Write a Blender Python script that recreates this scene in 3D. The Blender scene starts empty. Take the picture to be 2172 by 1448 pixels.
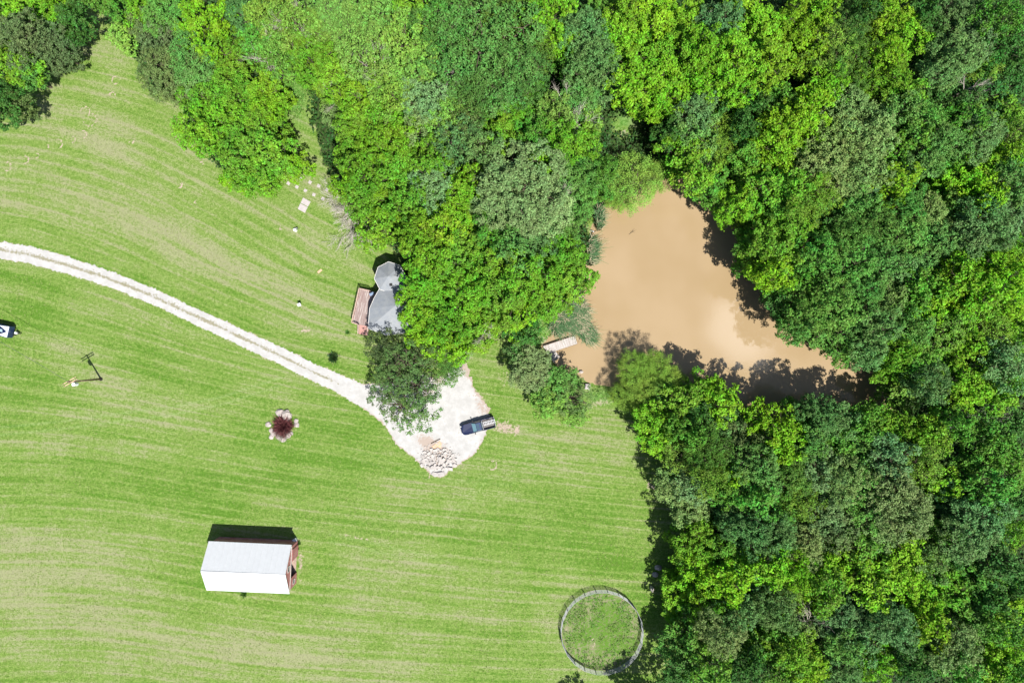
import bpy, bmesh, math, random
import numpy as np
from mathutils import Vector, Matrix
R = math.radians
scene = bpy.context.scene
H = 120.0      # drone height in metres
PXM = 12.0     # photo pixels per metre on the ground

# ---------------------------------------------------------------- camera
cam = bpy.data.cameras.new('camera')
cam.sensor_width = 36; cam.lens = 24.0
cam.clip_start = 0.5; cam.clip_end = 6000
camo = bpy.data.objects.new('camera', cam)
scene.collection.objects.link(camo)
camo.location = (0, 0, H); camo.rotation_euler = (0, 0, 0)
scene.camera = camo

# ---------------------------------------------------------------- sky, sun, exposure
SUN_EL = 61.5; SUN_SIDE = 31.0           # sun stands below right in the picture
sd = Vector((math.sin(R(SUN_SIDE))*math.cos(R(SUN_EL)), -math.cos(R(SUN_SIDE))*math.cos(R(SUN_EL)), math.sin(R(SUN_EL))))
world = bpy.data.worlds.new('World'); scene.world = world; world.use_nodes = True
wn = world.node_tree; wn.nodes.clear()
sky = wn.nodes.new('ShaderNodeTexSky'); sky.sky_type = 'NISHITA'; sky.sun_disc = False
sky.sun_elevation = R(SUN_EL); sky.sun_rotation = math.atan2(sd.x, sd.y)
bg = wn.nodes.new('ShaderNodeBackground'); bg.inputs[1].default_value = 0.065
bg2 = wn.nodes.new('ShaderNodeBackground'); bg2.inputs[0].default_value = (1, .98, .96, 1); bg2.inputs[1].default_value = 6.0
tc = wn.nodes.new('ShaderNodeTexCoord')
cd = Vector((40.5, 3.0, 120)).normalized()
dist = wn.nodes.new('ShaderNodeVectorMath'); dist.operation = 'DISTANCE'; dist.inputs[1].default_value = cd
nz = wn.nodes.new('ShaderNodeTexNoise'); nz.inputs['Scale'].default_value = 14; nz.inputs['Detail'].default_value = 6
ad = wn.nodes.new('ShaderNodeMath'); ad.operation = 'MULTIPLY_ADD'; ad.inputs[1].default_value = -0.115
mr = wn.nodes.new('ShaderNodeMapRange'); mr.inputs[1].default_value = 0.0; mr.inputs[2].default_value = -0.035
mr.interpolation_type = 'SMOOTHSTEP'
mx = wn.nodes.new('ShaderNodeMixShader'); wo = wn.nodes.new('ShaderNodeOutputWorld')
L = wn.links.new
L(tc.outputs['Generated'], dist.inputs[0]); L(tc.outputs['Generated'], nz.inputs['Vector'])
L(nz.outputs[0], ad.inputs[0]); L(dist.outputs['Value'], ad.inputs[2]); L(ad.outputs[0], mr.inputs[0])
L(sky.outputs[0], bg.inputs[0]); L(mr.outputs[0], mx.inputs[0]); L(bg.outputs[0], mx.inputs[1]); L(bg2.outputs[0], mx.inputs[2])
L(mx.outputs[0], wo.inputs[0])
sl = bpy.data.lights.new('sun', 'SUN'); sl.energy = 5.0; sl.angle = R(0.5); sl.color = (1, .96, .88)
so = bpy.data.objects.new('sun', sl); scene.collection.objects.link(so); so.location = (40, -60, 200)
so.rotation_euler = sd.to_track_quat('Z', 'Y').to_euler()
scene.view_settings.view_transform = 'Standard'; scene.view_settings.look = 'None'
scene.view_settings.exposure = 0.78; scene.view_settings.gamma = 1
scene.cycles.max_bounces = 6; scene.cycles.transparent_max_bounces = 4
scene.cycles.diffuse_bounces = 3

# ---------------------------------------------------------------- helpers
def P(px, py, h=0.0):
    """photo pixel -> world x,y for something seen at height h"""
    k = (H-h)/H/PXM
    return ((px-1086)*k, (724-py)*k)
def link(o): scene.collection.objects.link(o); return o
def tag(o, label=None, cat=None, group=None, kind=None):
    if label: o['label'] = label
    if cat: o['category'] = cat
    if group: o['group'] = group
    if kind: o['kind'] = kind
    return o
def thing(name, label, cat, loc=(0, 0, 0), rz=0.0, group=None):
    o = bpy.data.objects.new(name, None); o.empty_display_size = .3
    o.location = loc; o.rotation_euler = (0, 0, rz); link(o)
    return tag(o, label, cat, group)
def np_mesh(name, V, F, mat=None, smooth=False):
    me = bpy.data.meshes.new(name); V = np.asarray(V, np.float32); F = np.asarray(F, np.int32)
    me.vertices.add(len(V)); me.vertices.foreach_set('co', V.ravel())
    n = F.shape[1]
    me.loops.add(F.size); me.loops.foreach_set('vertex_index', F.ravel())
    me.polygons.add(len(F))
    me.polygons.foreach_set('loop_start', np.arange(0, F.size, n, dtype=np.int32))
    me.polygons.foreach_set('use_smooth', np.full(len(F), smooth, dtype=bool))
    me.update(calc_edges=True)
    if mat: me.materials.append(mat)
    return me
def obj(name, me, parent=None, loc=None):
    o = bpy.data.objects.new(name, me); link(o)
    if parent: o.parent = parent
    if loc: o.location = loc
    return o
class MB:
    def __init__(s): s.bm = bmesh.new()
    def poly(s, pts):
        vs = [s.bm.verts.new(p) for p in pts]; s.bm.faces.new(vs); return s
    def hexa(s, b, t):       # bottom ring and top ring with equal counts
        vb = [s.bm.verts.new(p) for p in b]; vt = [s.bm.verts.new(p) for p in t]; n = len(b)
        s.bm.faces.new(vb[::-1]); s.bm.faces.new(vt)
        for i in range(n): s.bm.faces.new((vb[i], vb[(i+1) % n], vt[(i+1) % n], vt[i]))
        return s
    def box(s, x0, y0, z0, x1, y1, z1):
        return s.hexa([(x0, y0, z0), (x1, y0, z0), (x1, y1, z0), (x0, y1, z0)], [(x0, y0, z1), (x1, y0, z1), (x1, y1, z1), (x0, y1, z1)])
    def prism(s, pts, z0, z1, inset_top=None):
        return s.hexa([(x, y, z0) for x, y in pts], [(x, y, z1) for x, y in (inset_top or pts)])
    def bar(s, a, b, w, h=None):   # square bar between two points
        h = h or w; a = Vector(a); b = Vector(b); d = (b-a).normalized()
        up = Vector((0, 0, 1)) if abs(d.z) < .95 else Vector((1, 0, 0))
        x = d.cross(up).normalized(); y = x.cross(d).normalized()
        c = [(-w/2, -h/2), (w/2, -h/2), (w/2, h/2), (-w/2, h/2)]
        return s.hexa([tuple(a+x*p+y*q) for p, q in c][::-1], [tuple(b+x*p+y*q) for p, q in c][::-1])
    def tube(s, a, b, r0, r1=None, n=8):
        r1 = r0 if r1 is None else r1; a = Vector(a); b = Vector(b); d = (b-a).normalized()
        up = Vector((0, 0, 1)) if abs(d.z) < .95 else Vector((1, 0, 0))
        x = d.cross(up).normalized(); y = x.cross(d).normalized()
        ra = [tuple(a+(x*math.cos(t)+y*math.sin(t))*r0) for t in [i*2*math.pi/n for i in range(n)]]
        rb = [tuple(b+(x*math.cos(t)+y*math.sin(t))*r1) for t in [i*2*math.pi/n for i in range(n)]]
        return s.hexa(ra[::-1], rb[::-1])
    def build(s, name, mat, parent=None, bevel=0, smooth=False, loc=None):
        bmesh.ops.recalc_face_normals(s.bm, faces=s.bm.faces)
        if bevel:
            bmesh.ops.bevel(s.bm, geom=list(s.bm.edges), offset=bevel, segments=2, affect='EDGES', profile=.6)
        me = bpy.data.meshes.new(name); s.bm.to_mesh(me); s.bm.free()
        me.materials.append(mat)
        if smooth: me.polygons.foreach_set('use_smooth', [True]*len(me.polygons))
        return obj(name, me, parent, loc)

# ---------------------------------------------------------------- material helpers
class Mat:
    def __init__(s, name, rough=.8, spec=.3):
        s.m = bpy.data.materials.new(name); s.m.use_nodes = True; s.t = s.m.node_tree
        s.b = s.t.nodes['Principled BSDF']; s.b.inputs['Roughness'].default_value = rough
        s.b.inputs['Specular IOR Level'].default_value = spec
    def n(s, kind, **kw):
        nd = s.t.nodes.new('ShaderNode'+kind)
        for k, v in kw.items(): setattr(nd, k, v)
        return nd
    def put(s, sock, v):
        if hasattr(v, 'is_linked') or isinstance(v, bpy.types.NodeSocket): s.t.links.new(v, sock)
        elif isinstance(v, (tuple, list)) and len(v) == 3 and sock.type == 'RGBA': sock.default_value = (*v, 1)
        else: sock.default_value = v
    def math(s, op, a, b=0., c=0., clamp=False):
        nd = s.n('Math', operation=op, use_clamp=clamp)
        for i, v in enumerate((a, b, c)): s.put(nd.inputs[i], v)
        return nd.outputs[0]
    def noise(s, vec, scale, detail=3, rough=.55, dist=0):
        nd = s.n('TexNoise'); s.put(nd.inputs['Vector'], vec); nd.inputs['Scale'].default_value = scale
        nd.inputs['Detail'].default_value = detail; nd.inputs['Roughness'].default_value = rough
        nd.inputs['Distortion'].default_value = dist
        return nd.outputs[0]
    def mix(s, f, a, b, mode='MIX'):
        nd = s.n('Mix', data_type='RGBA', blend_type=mode); s.put(nd.inputs[0], f); s.put(nd.inputs[6], a); s.put(nd.inputs[7], b)
        return nd.outputs[2]
    def ramp(s, v, a, b, lo=0., hi=1.):
        nd = s.n('MapRange', interpolation_type='SMOOTHSTEP'); s.put(nd.inputs[0], v); nd.inputs[1].default_value = a
        nd.inputs[2].default_value = b; nd.inputs[3].default_value = lo; nd.inputs[4].default_value = hi
        return nd.outputs[0]
    def attr(s, name):
        return s.n('Attribute', attribute_name=name).outputs['Fac']
    def pos(s): return s.n('NewGeometry').outputs['Position']
    def local(s): return s.n('TexCoord').outputs['Object']
    def scale(s, v, sc):
        nd = s.n('Mapping'); s.put(nd.inputs['Vector'], v); nd.inputs['Scale'].default_value = sc; return nd.outputs[0]
    def color(s, v): s.put(s.b.inputs['Base Color'], v); return s
    def bump(s, h, strength=.3, d=.05):
        nd = s.n('Bump'); nd.inputs['Strength'].default_value = strength; nd.inputs['Distance'].default_value = d
        s.put(nd.inputs['Height'], h); s.put(s.b.inputs['Normal'], nd.outputs[0]); return s
def simple(name, col, rough=.7, spec=.3, var=.25, sc=3., metal=0., bump=.15):
    m = Mat(name, rough, spec); v = m.local()
    a = m.noise(v, sc, 4); b = m.noise(v, sc*7, 3)
    f = m.math('MULTIPLY_ADD', a, .6, m.math('MULTIPLY', b, .4))
    lo = tuple(c*(1-var) for c in col); hi = tuple(min(1, c*(1+var)) for c in col)
    m.color(m.mix(m.ramp(f, .3, .7), lo, hi)); m.b.inputs['Metallic'].default_value = metal
    if bump: m.bump(b, bump, .02)
    return m.m

M = {}
M['white_metal'] = simple('white_metal', (.53, .545, .57), .45, .3, .04, 1.5)
M['red_wood'] = simple('red_wood', (.32, .06, .07), .75, .25, .25, 2)
M['trim_white'] = simple('trim_white', (.6, .58, .56), .6, .3, .1)
M['dark'] = simple('dark', (.02, .02, .02), .6, .3, .2)
M['glass'] = simple('glass', (.05, .09, .12), .06, .8, .1, 1, bump=0)
M['shield'] = simple('shield', (.12, .24, .30), .06, .9, .1, 1, bump=0)  # blue reflection painted into the windshield's base colour
M['galv'] = simple('galv', (.31, .32, .34), .6, .3, .15, 4)
M['pole_wood'] = simple('pole_wood', (.16, .11, .08), .85, .2, .3, 3)
M['arm_wood'] = simple('arm_wood', (.48, .34, .24), .85, .2, .25, 3)
M['bark'] = simple('bark', (.10, .08, .06), .9, .2, .35, 3, bump=.5)
M['dead_bark'] = simple('dead_bark', (.40, .36, .32), .9, .2, .3, 4, bump=.4)
M['stone'] = simple('stone', (.37, .345, .33), .85, .25, .15, 2.2, bump=.6)
M['boulder'] = simple('boulder', (.36, .32, .30), .9, .2, .35, 3, bump=.7)
M['slab'] = simple('slab', (.36, .33, .33), .85, .25, .15, 4, bump=.3)
M['navy'] = simple('navy', (.008, .014, .05), .25, .7, .15, 2, bump=0)
M['navy_paint'] = simple('navy_paint', (.018, .035, .10), .3, .5, .15, 2, bump=0)
M['rubber'] = simple('rubber', (.02, .02, .02), .85, .2, .2)
M['chrome'] = simple('chrome', (.55, .56, .58), .25, .6, .05, metal=.8)
M['white_plastic'] = simple('white_plastic', (.7, .72, .75), .45, .4, .05)
M['lamp_red'] = simple('lamp_red', (.35, .02, .02), .2, .6, .1)
M['grey_bed'] = simple('grey_bed', (.16, .15, .15), .8, .2, .3, 3)
M['steel_grey'] = simple('steel_grey', (.25, .26, .28), .45, .5, .2, 3, metal=.4)
M['siding'] = simple('siding', (.30, .24, .18), .8, .2, .2, 2)
M['orange_board'] = simple('orange_board', (.50, .33, .22), .8, .2, .15, 3)

def plank_mat(name, c1, c2, c3, axis=0, w=.14, along=.6):
    m = Mat(name, .8, .2); v = m.local()
    sx = (1/w, along, 1) if axis == 0 else (along, 1/w, 1)
    sp = m.n('SeparateXYZ'); m.put(sp.inputs[0], v)
    co = sp.outputs[0] if axis == 0 else sp.outputs[1]
    cell = m.math('FLOOR', m.math('DIVIDE', co, w))
    wn_ = m.n('TexWhiteNoise', noise_dimensions='1D'); m.put(wn_.inputs['W'], cell)
    st = m.noise(m.scale(v, sx), .8, 4)
    col = m.mix(wn_.outputs[0], c1, c2); col = m.mix(m.ramp(st, .48, .68), col, c3)
    fr = m.math('FRACT', m.math('DIVIDE', co, w)); gap = m.math('GREATER_THAN', fr, .09)
    col = m.mix(gap, tuple(x*.25 for x in c1), col)
    m.color(col); m.bump(gap, .5, .02); return m.m
M['deck'] = plank_mat('deck_boards', (.22, .155, .145), (.27, .21, .20), (.42, .385, .37), 0)
M['dock'] = plank_mat('dock_boards', (.38, .35, .34), (.48, .45, .44), (.33, .29, .26), 0, .2)
m = Mat('shingle', .9, .2); v = m.local()
br = m.n('TexBrick'); m.put(br.inputs['Vector'], m.scale(v, (1, 1, 1))); br.inputs['Scale'].default_value = 3.2
br.inputs['Color1'].default_value = (.20, .22, .25, 1); br.inputs['Color2'].default_value = (.25, .27, .30, 1); br.inputs['Mortar'].default_value = (.17, .185, .21, 1)
br.inputs['Mortar Size'].default_value = .03
m.color(m.mix(m.ramp(m.noise(v, 1.2, 4), .35, .65, 0, .5), br.outputs[0], (.27, .28, .29))); m.bump(m.noise(v, 20, 2), .3, .03)
M['shingle'] = m.m

# leaf material: the base colour comes from the colour of each crown object
def leaf_mat(name, trans=.22, attr=None):
    m = Mat(name, .6, .25)
    oi = m.n('ObjectInfo'); ge = m.n('NewGeometry'); rnd = ge.outputs['Random Per Island']
    p = m.pos()
    n1 = m.noise(p, .9, 3); n2 = m.noise(p, .35, 2)
    col = m.n('Attribute', attribute_name=attr).outputs['Color'] if attr else oi.outputs['Color']
    hs = m.n('HueSaturation'); m.put(hs.inputs['Color'], col)
    hue = m.math('ADD', m.math('MULTIPLY_ADD', rnd, .036, .482), m.math('MULTIPLY_ADD', n2, -.08, .040))
    val = m.math('MULTIPLY', m.ramp(rnd, 0, 1, .58, 1.42), m.ramp(n1, .25, .75, .78, 1.2))
    m.put(hs.inputs['Hue'], hue); m.put(hs.inputs['Value'], val)
    m.color(hs.outputs[0])
    tr = m.n('BsdfTranslucent'); yel = m.mix(1.0, hs.outputs[0], (.95, 1.35, .45), 'MULTIPLY'); m.put(tr.inputs[0], yel)
    ms = m.n('MixShader'); ms.inputs[0].default_value = trans
    out = m.t.nodes['Material Output']
    m.put(ms.inputs[1], m.b.outputs[0]); m.put(ms.inputs[2], tr.outputs[0]); m.put(out.inputs[0], ms.outputs[0])
    return m.m
M['leaf'] = leaf_mat('leaf')

# ---------------------------------------------------------------- geometry of the place (photo pixels on the ground)
POND = [(1440,378),(1475,395),(1510,430),(1545,480),(1575,540),(1605,590),(1632,640),(1668,690),(1715,735),(1765,762),(1820,778),(1868,800),(1898,830),(1880,858),(1800,866),(1720,868),(1640,870),(1600,878),(1560,862),(1500,838),(1440,818),(1380,812),(1320,812),(1280,806),(1250,803),(1230,790),(1200,778),(1180,763),(1163,748),(1158,735),(1172,720),(1205,700),(1228,668),(1238,640),(1246,600),(1252,560),(1252,520),(1262,490),(1275,460),(1290,440),(1330,425),(1380,405),(1412,386)]
ROAD = [(-260,520,19),(-100,519,19),(0,530.5,17.5),(66,541,17.5),(132,559,17.5),(200,580,16.5),(265,603,15.5),(331,630,15.5),(398,662,15.5),(465,692,16),(530,723,16.5),(600,755,17),(663,787,17),(720,812,18),(790,848,24),(850,880,34)]
TURN = [(770,812),(800,815),(850,800),(900,792),(926,800),(950,790),(960,775),(955,762),(940,750),(950,744),(972,752),(985,766),(995,786),(1003,819),(1018,836),(1036,863),(1040,890),(1030,915),(1022,935),(1004,965),(973,983),(950,1000),(936,1010),(917,1006),(893,983),(868,962),(847,944),(822,906),(800,880),(781,864),(765,850)]
FOREST = [(228,-40),(236,50),(290,120),(330,190),(395,215),(420,300),(500,385),(560,380),(625,330),(600,215),(625,150),(665,180),(660,250),(690,320),(715,400),(790,480),(850,540),(870,600),(880,720),(960,735),(1040,700),(1130,650),(1180,640),(1225,640),(1240,600),(1245,520),(1230,470),(1270,440),(1390,380),(1450,370),(1560,470),(1660,660),(1760,750),(1900,800),(1900,880),(1760,880),(1600,890),(1500,855),(1410,840),(1380,870),(1440,960),(1440,1060),(1480,1130),(1450,1180),(1455,1300),(1440,1380),(1400,1448),(1380,1560),(2500,1560),(2500,-200),(228,-200)]
FOREST2 = [(-200,-200),(185,-200),(165,0),(130,70),(75,130),(55,200),(0,235),(-200,260)]
bx0, by0 = -44.65, -38.35
PEN_C = P(1274, 1332); PEN_R = 7.15
def w(pts): return np.array([P(*p[:2]) for p in pts])
def seg_d(X, Y, a, b):
    dx, dy = b[0]-a[0], b[1]-a[1]; t = np.clip(((X-a[0])*dx+(Y-a[1])*dy)/(dx*dx+dy*dy+1e-9), 0, 1)
    return np.hypot(X-a[0]-t*dx, Y-a[1]-t*dy), t
def sdf_poly(X, Y, pts):
    d = np.full(X.shape, 1e9); ins = np.zeros(X.shape, bool); n = len(pts)
    for i in range(n):
        a, b = pts[i], pts[(i+1) % n]; d = np.minimum(d, seg_d(X, Y, a, b)[0])
        c = ((a[1] > Y) != (b[1] > Y)); 
        with np.errstate(divide='ignore', invalid='ignore'):
            xi = (b[0]-a[0])*(Y-a[1])/(b[1]-a[1]+1e-12)+a[0]
        ins ^= c & (X < xi)
    return np.where(ins, -d, d)
def sdf_road(X, Y):
    d = np.full(X.shape, 1e9); u = np.zeros(X.shape)
    for (a, b) in zip(ROAD[:-1], ROAD[1:]):
        A, B = P(a[0], a[1]), P(b[0], b[1]); dd, t = seg_d(X, Y, A, B); hw = (a[2]+(b[2]-a[2])*t)/PXM
        s = np.sign((X-A[0])*(B[1]-A[1])-(Y-A[1])*(B[0]-A[0])); e = dd-hw; m_ = e < d
        d = np.where(m_, e, d); u = np.where(m_, s*dd, u)
    return d, u
_rs = np.random.RandomState(5); _T = _rs.rand(256, 256)
def vnoise(X, Y, f, o=0):
    x = X*f+o*17.3; y = Y*f+o*31.7; xi = np.floor(x).astype(int); yi = np.floor(y).astype(int); fx = x-xi; fy = y-yi
    fx = fx*fx*(3-2*fx); fy = fy*fy*(3-2*fy)
    g = lambda a, b: _T[a % 256, b % 256]
    return (g(xi, yi)*(1-fx)+g(xi+1, yi)*fx)*(1-fy)+(g(xi, yi+1)*(1-fx)+g(xi+1, yi+1)*fx)*fy
def fb(X, Y, f, o=0, n=3):
    return sum(vnoise(X, Y, f*2**i, o+i)*.5**i for i in range(n))/sum(.5**i for i in range(n))
def smooth(a, b, x):
    t = np.clip((x-a)/(b-a), 0, 1); return t*t*(3-2*t)
def gauss(PX, PY, cx, cy, rx, ry, ang=0):
    a = R(ang); dx, dy = PX-cx, PY-cy
    return np.exp(-(((dx*math.cos(a)+dy*math.sin(a))/rx)**2+((-dx*math.sin(a)+dy*math.cos(a))/ry)**2))
pondW = w(POND); turnW = w(TURN)
def pond_sdf(X, Y): return sdf_poly(X, Y, pondW)+(fb(X, Y, .8, 3)-.5)*1.0
def drive_sdf(X, Y):
    a, _ = sdf_road(X, Y); b = sdf_poly(X, Y, turnW)+(fb(X, Y, .9, 2)-.5)*.7
    return np.minimum(a, b)+(fb(X, Y, 1.4, 9)-.5)*.3+(fb(X, Y, 5.3, 19, 2)-.5)*.35

# ---------------------------------------------------------------- ground: one sheet out to the horizon
far = np.array([2500, 1500, 900, 500, 300, 200, 150, 125, 110, 102])
xs = np.concatenate([-far, np.arange(-97, 97.01, .25), far[::-1]]); ys = np.concatenate([-far, np.arange(-66, 66.01, .25), far[::-1]])
X, Y = np.meshgrid(xs, ys); nx, ny = len(xs), len(ys)
ps = pond_sdf(X, Y)
Z = np.where(ps < 2.2, -0.45*(1-smooth(-.6, 2.2, ps)), 0)-1.0*(1-smooth(-4, 0, ps))
idx = np.arange(nx*ny).reshape(ny, nx)
F = np.stack([idx[:-1, :-1], idx[:-1, 1:], idx[1:, 1:], idx[1:, :-1]], -1).reshape(-1, 4)
PXX = X*PXM+1086; PYY = 724-Y*PXM
gx = np.array([r[0] for r in ROAD]); gy = np.array([r[1] for r in ROAD])
gcurve = np.interp(np.clip(PXX, -100, 1500), np.append(gx[1:-1], [1500]), np.append(gy[1:-1], [1150]))-530
wgt = np.interp(PYY, [0, 300, 560, 700, 900, 1100, 1448], [.45, .75, 1.0, .95, .5, .3, .17])
mow_u = (PYY-gcurve*wgt)/PXM+(fb(X, Y, .03, 4, 1)-.5)*3; mow_v = X
G = lambda *a: gauss(PXX, PYY, *a)
dry = (.55*G(150,455,330,28,8)+.7*G(380,510,230,32,22)+.75*G(530,600,260,30,27)+.5*G(230,330,240,90,0)+.85*G(190,740,150,60,12)
       +.7*G(150,640,160,22,12)+.6*G(330,870,260,60,8)+.75*G(100,1160,260,70,8)+.6*G(300,1330,380,50,8)+.6*G(800,1190,260,30,10)
       +.6*G(700,1330,360,50,6)+.5*G(1190,1300,60,90,0)+.35*G(680,520,110,110,0)+.4*G(110,220,160,70,0)+.3*G(950,1000,150,70,0)
       +.5*G(500,1400,400,40,4)+.35*G(1200,960,120,80,0)+.6*G(60,1250,160,60,5))
lush = (.8*G(300,760,380,50,27)+.6*G(120,620,160,25,10)+.7*G(60,790,100,80,0)+.8*G(760,960,170,60,10)+.5*G(560,1000,200,70,5)
        +.7*G(1200,1150,190,110,10)+.7*G(300,1060,250,35,6)+.5*G(500,470,120,80,0)*0+.6*G(170,560,140,16,10)+.5*G(500,690,260,16,25)
        +.7*G(430,1230,60,60,0)+.6*G(1050,1380,120,60)+.5*G(900,870,200,60)+.6*G(560,1290,140,30)+.4*G(130,360,140,25,10)
        +.9*G(690,1185,35,45)+.6*G(1390,1330,60,120)+.5*G(70,640,60,40))
bare = (.9*G(1070,905,26,14,10)+.8*G(1098,910,5,12,20)+.55*G(650,700,20,12)+.9*G(1020,850,8,26,-30)+.7*G(990,800,8,26,-30)+.8*G(980,752,22,16)
        +.5*G(1258,1360,10,26,10)+.6*G(1200,1330,9,10)+.7*G(1280,850,44,10,-15)+.6*G(1325,285,20,12,30)+.6*G(640,1190,7,42,0)+.7*G(1380,1030,14,9,30)
        +.7*G(1160,720,22,10)+.5*G(1145,680,8,18)+.5*G(770,1140,60,5,10)+.4*G(600,905,50,44)*G(600,905,40,36)+.4*G(1080,800,30,30)+.6*G(1345,870,8,10))
ds = drive_sdf(X, Y); bare = np.maximum(bare, .55*(1-smooth(.0, .35, ds)))
# horseshoe-shaped pale arcs in the turf of the upper lawn
for (cx, cy, r, a0) in [(20,355,9,200),(58,341,8,190),(83,332,5,200),(105,313,4,180),(127,308,10,160),(160,298,6,170),(181,288,8,180),(195,256,14,230),(186,240,10,120),(250,173,8,330),(243,204,6,80),(283,300,6,230),(385,395,5,200),(420,430,3,0),(600,484,4,0),(905,1006,8,200),(1045,985,9,190),(300,150,4,90),(430,350,4,160)]:
    dd = np.hypot(PXX-cx, PYY-cy); an = np.degrees(np.arctan2(PYY-cy, PXX-cx)); da = np.abs((an-a0+360) % 360-180)
    bare = np.maximum(bare, .85*np.exp(-((dd-r)/1.7)**2)*(da < 115))
# wheel tracks across the lower field and the side lawn
tr = np.zeros(X.shape)
def track(pts, wd=2.2, s=.5):
    global tr
    a = [P(*p) for p in pts]
    for p, q in zip(a[:-1], a[1:]): tr = np.maximum(tr, s*np.exp(-(seg_d(X, Y, p, q)[0]*PXM/wd)**2))
for o in (0, 16):
    track([(0, 906+o), (130, 893+o), (260, 876+o), (370, 862+o), (470, 842+o), (600, 800+o)]); track([(1080+o, 870), (1105+o, 920), (1120+o, 990)], 2, .35)
    track([(1020+o, 1010), (985+o, 1060), (940+o, 1100)], 2, .3); track([(700, 1130+o), (820, 1155+o), (960, 1190+o)], 2.5, .35)
    track([(740, 950+o), (850, 985+o), (960, 1020), (1080, 1010+o), (1180, 960+o)], 2, .25)
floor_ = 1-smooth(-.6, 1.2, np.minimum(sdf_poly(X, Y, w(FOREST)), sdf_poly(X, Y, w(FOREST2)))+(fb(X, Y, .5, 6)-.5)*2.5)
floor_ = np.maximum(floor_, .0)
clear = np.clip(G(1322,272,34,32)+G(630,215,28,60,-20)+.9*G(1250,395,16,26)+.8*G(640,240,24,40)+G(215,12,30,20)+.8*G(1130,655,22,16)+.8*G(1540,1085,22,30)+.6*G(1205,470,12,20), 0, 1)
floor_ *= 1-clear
weedy = np.clip(G(1150,690,40,34)+G(1290,840,60,18)+G(625,200,26,60,-15)+G(1320,262,26,22), 0, 1)
bank = 1-smooth(.1, 1.1, ps)
gme = np_mesh('ground', np.stack([X, Y, Z], -1).reshape(-1, 3), F, None, True)
def add_attr(me, name, A):
    at = me.attributes.new(name, 'FLOAT', 'POINT'); at.data.foreach_set('value', np.asarray(A, np.float32).ravel())
pen = 1-smooth(-.15, .25, np.hypot(X-PEN_C[0], Y-PEN_C[1])-PEN_R)
pengreen = np.clip(G(1262,1325,40,26,-20)*.8+.6*G(1285,1290,30,10)+.6*G(1235,1350,26,16)+.7*G(1310,1370,40,16)+.6*G(1300,1330,40,50)+(fb(X, Y, .5, 40)-.5)*1.2, 0, .8)
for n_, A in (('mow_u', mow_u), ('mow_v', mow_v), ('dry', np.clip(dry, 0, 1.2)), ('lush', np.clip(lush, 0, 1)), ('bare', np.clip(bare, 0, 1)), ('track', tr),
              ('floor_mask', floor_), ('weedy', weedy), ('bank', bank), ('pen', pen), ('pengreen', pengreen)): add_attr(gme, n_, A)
m = Mat('meadow', .9, .15); p = m.pos()
cb = m.n('CombineXYZ'); m.put(cb.inputs[0], m.math('MULTIPLY', m.attr('mow_v'), .05)); m.put(cb.inputs[1], m.attr('mow_u'))
s1 = m.noise(cb.outputs[0], .42, 3, .6, .3)           # broad swaths
cb2 = m.n('CombineXYZ'); m.put(cb2.inputs[0], m.math('MULTIPLY', m.attr('mow_v'), .05)); m.put(cb2.inputs[1], m.attr('mow_u'))
s2 = m.noise(cb2.outputs[0], 1.5, 4, .7, .1)         # narrow mower lines
n1 = m.noise(p, .12, 4); n2 = m.noise(p, .5, 4, .65); n3 = m.noise(p, 1.9, 4, .75); n4 = m.noise(p, 5.5, 3, .75)
t = m.math('MULTIPLY', m.attr('dry'), .48)
sw = m.math('POWER', m.math('MULTIPLY_ADD', m.math('SINE', m.math('ADD', m.math('MULTIPLY', m.attr('mow_u'), 3.3), m.math('MULTIPLY', s1, 3))), .5, .5), 5.)
for f, k in ((s1, 1.6), (sw, .30), (s2, 1.55), (n1, .9), (n2, .9), (n3, 1.9), (n4, 1.7)): t = m.math('ADD', t, m.math('MULTIPLY_ADD', f, k, -.5*k))
t = m.math('SUBTRACT', t, m.math('MULTIPLY', m.attr('lush'), .5))
t = m.math('ADD', t, .46)
c = m.mix(m.ramp(t, -.25, .45), (.066, .148, .014), (.130, .200, .042))
c = m.mix(m.ramp(t, .35, 1.05), c, (.210, .220, .118))
c = m.mix(m.ramp(n3, .52, .75, 0, .55), c, (.16, .25, .05)); c = m.mix(m.ramp(n4, .56, .75, 0, .35), c, (.055, .11, .015))
c = m.mix(m.math('MULTIPLY', m.attr('track'), m.ramp(n3, .3, .6)), c, (.20, .27, .11))
# round pen: patchy weeds and dead grass
pg = m.math('ADD', m.math('ADD', m.math('MULTIPLY_ADD', m.attr('pengreen'), .55, .22), m.math('MULTIPLY_ADD', n3, 4.6, -2.35)), m.math('MULTIPLY_ADD', n4, 2.6, -1.3))
pc = m.mix(m.ramp(pg, -.45, .75), (.22, .20, .13), (.075, .16, .018))
c = m.mix(m.attr('pen'), c, pc)
bt = m.math('ADD', m.attr('bare'), m.math('MULTIPLY_ADD', n3, 2.2, -1.1))
c = m.mix(m.ramp(bt, .38, .72), c, m.mix(n4, (.27, .21, .165), (.36, .30, .25)))
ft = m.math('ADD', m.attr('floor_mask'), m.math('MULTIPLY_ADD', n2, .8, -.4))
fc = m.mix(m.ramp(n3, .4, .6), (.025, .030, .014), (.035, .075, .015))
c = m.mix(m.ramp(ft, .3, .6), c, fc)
wc = m.mix(m.ramp(n3, .35, .65), (.05, .15, .015), (.13, .24, .06))
c = m.mix(m.math('MULTIPLY', m.attr('weedy'), m.ramp(n2, .3, .5)), c, wc)
c = m.mix(m.attr('bank'), c, m.mix(n3, (.13, .085, .05), (.22, .17, .12)))
lf = m.math('MULTIPLY', m.ramp(n4, .32, .68, .80, 1.2), m.ramp(n3, .3, .7, .90, 1.1))
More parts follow.
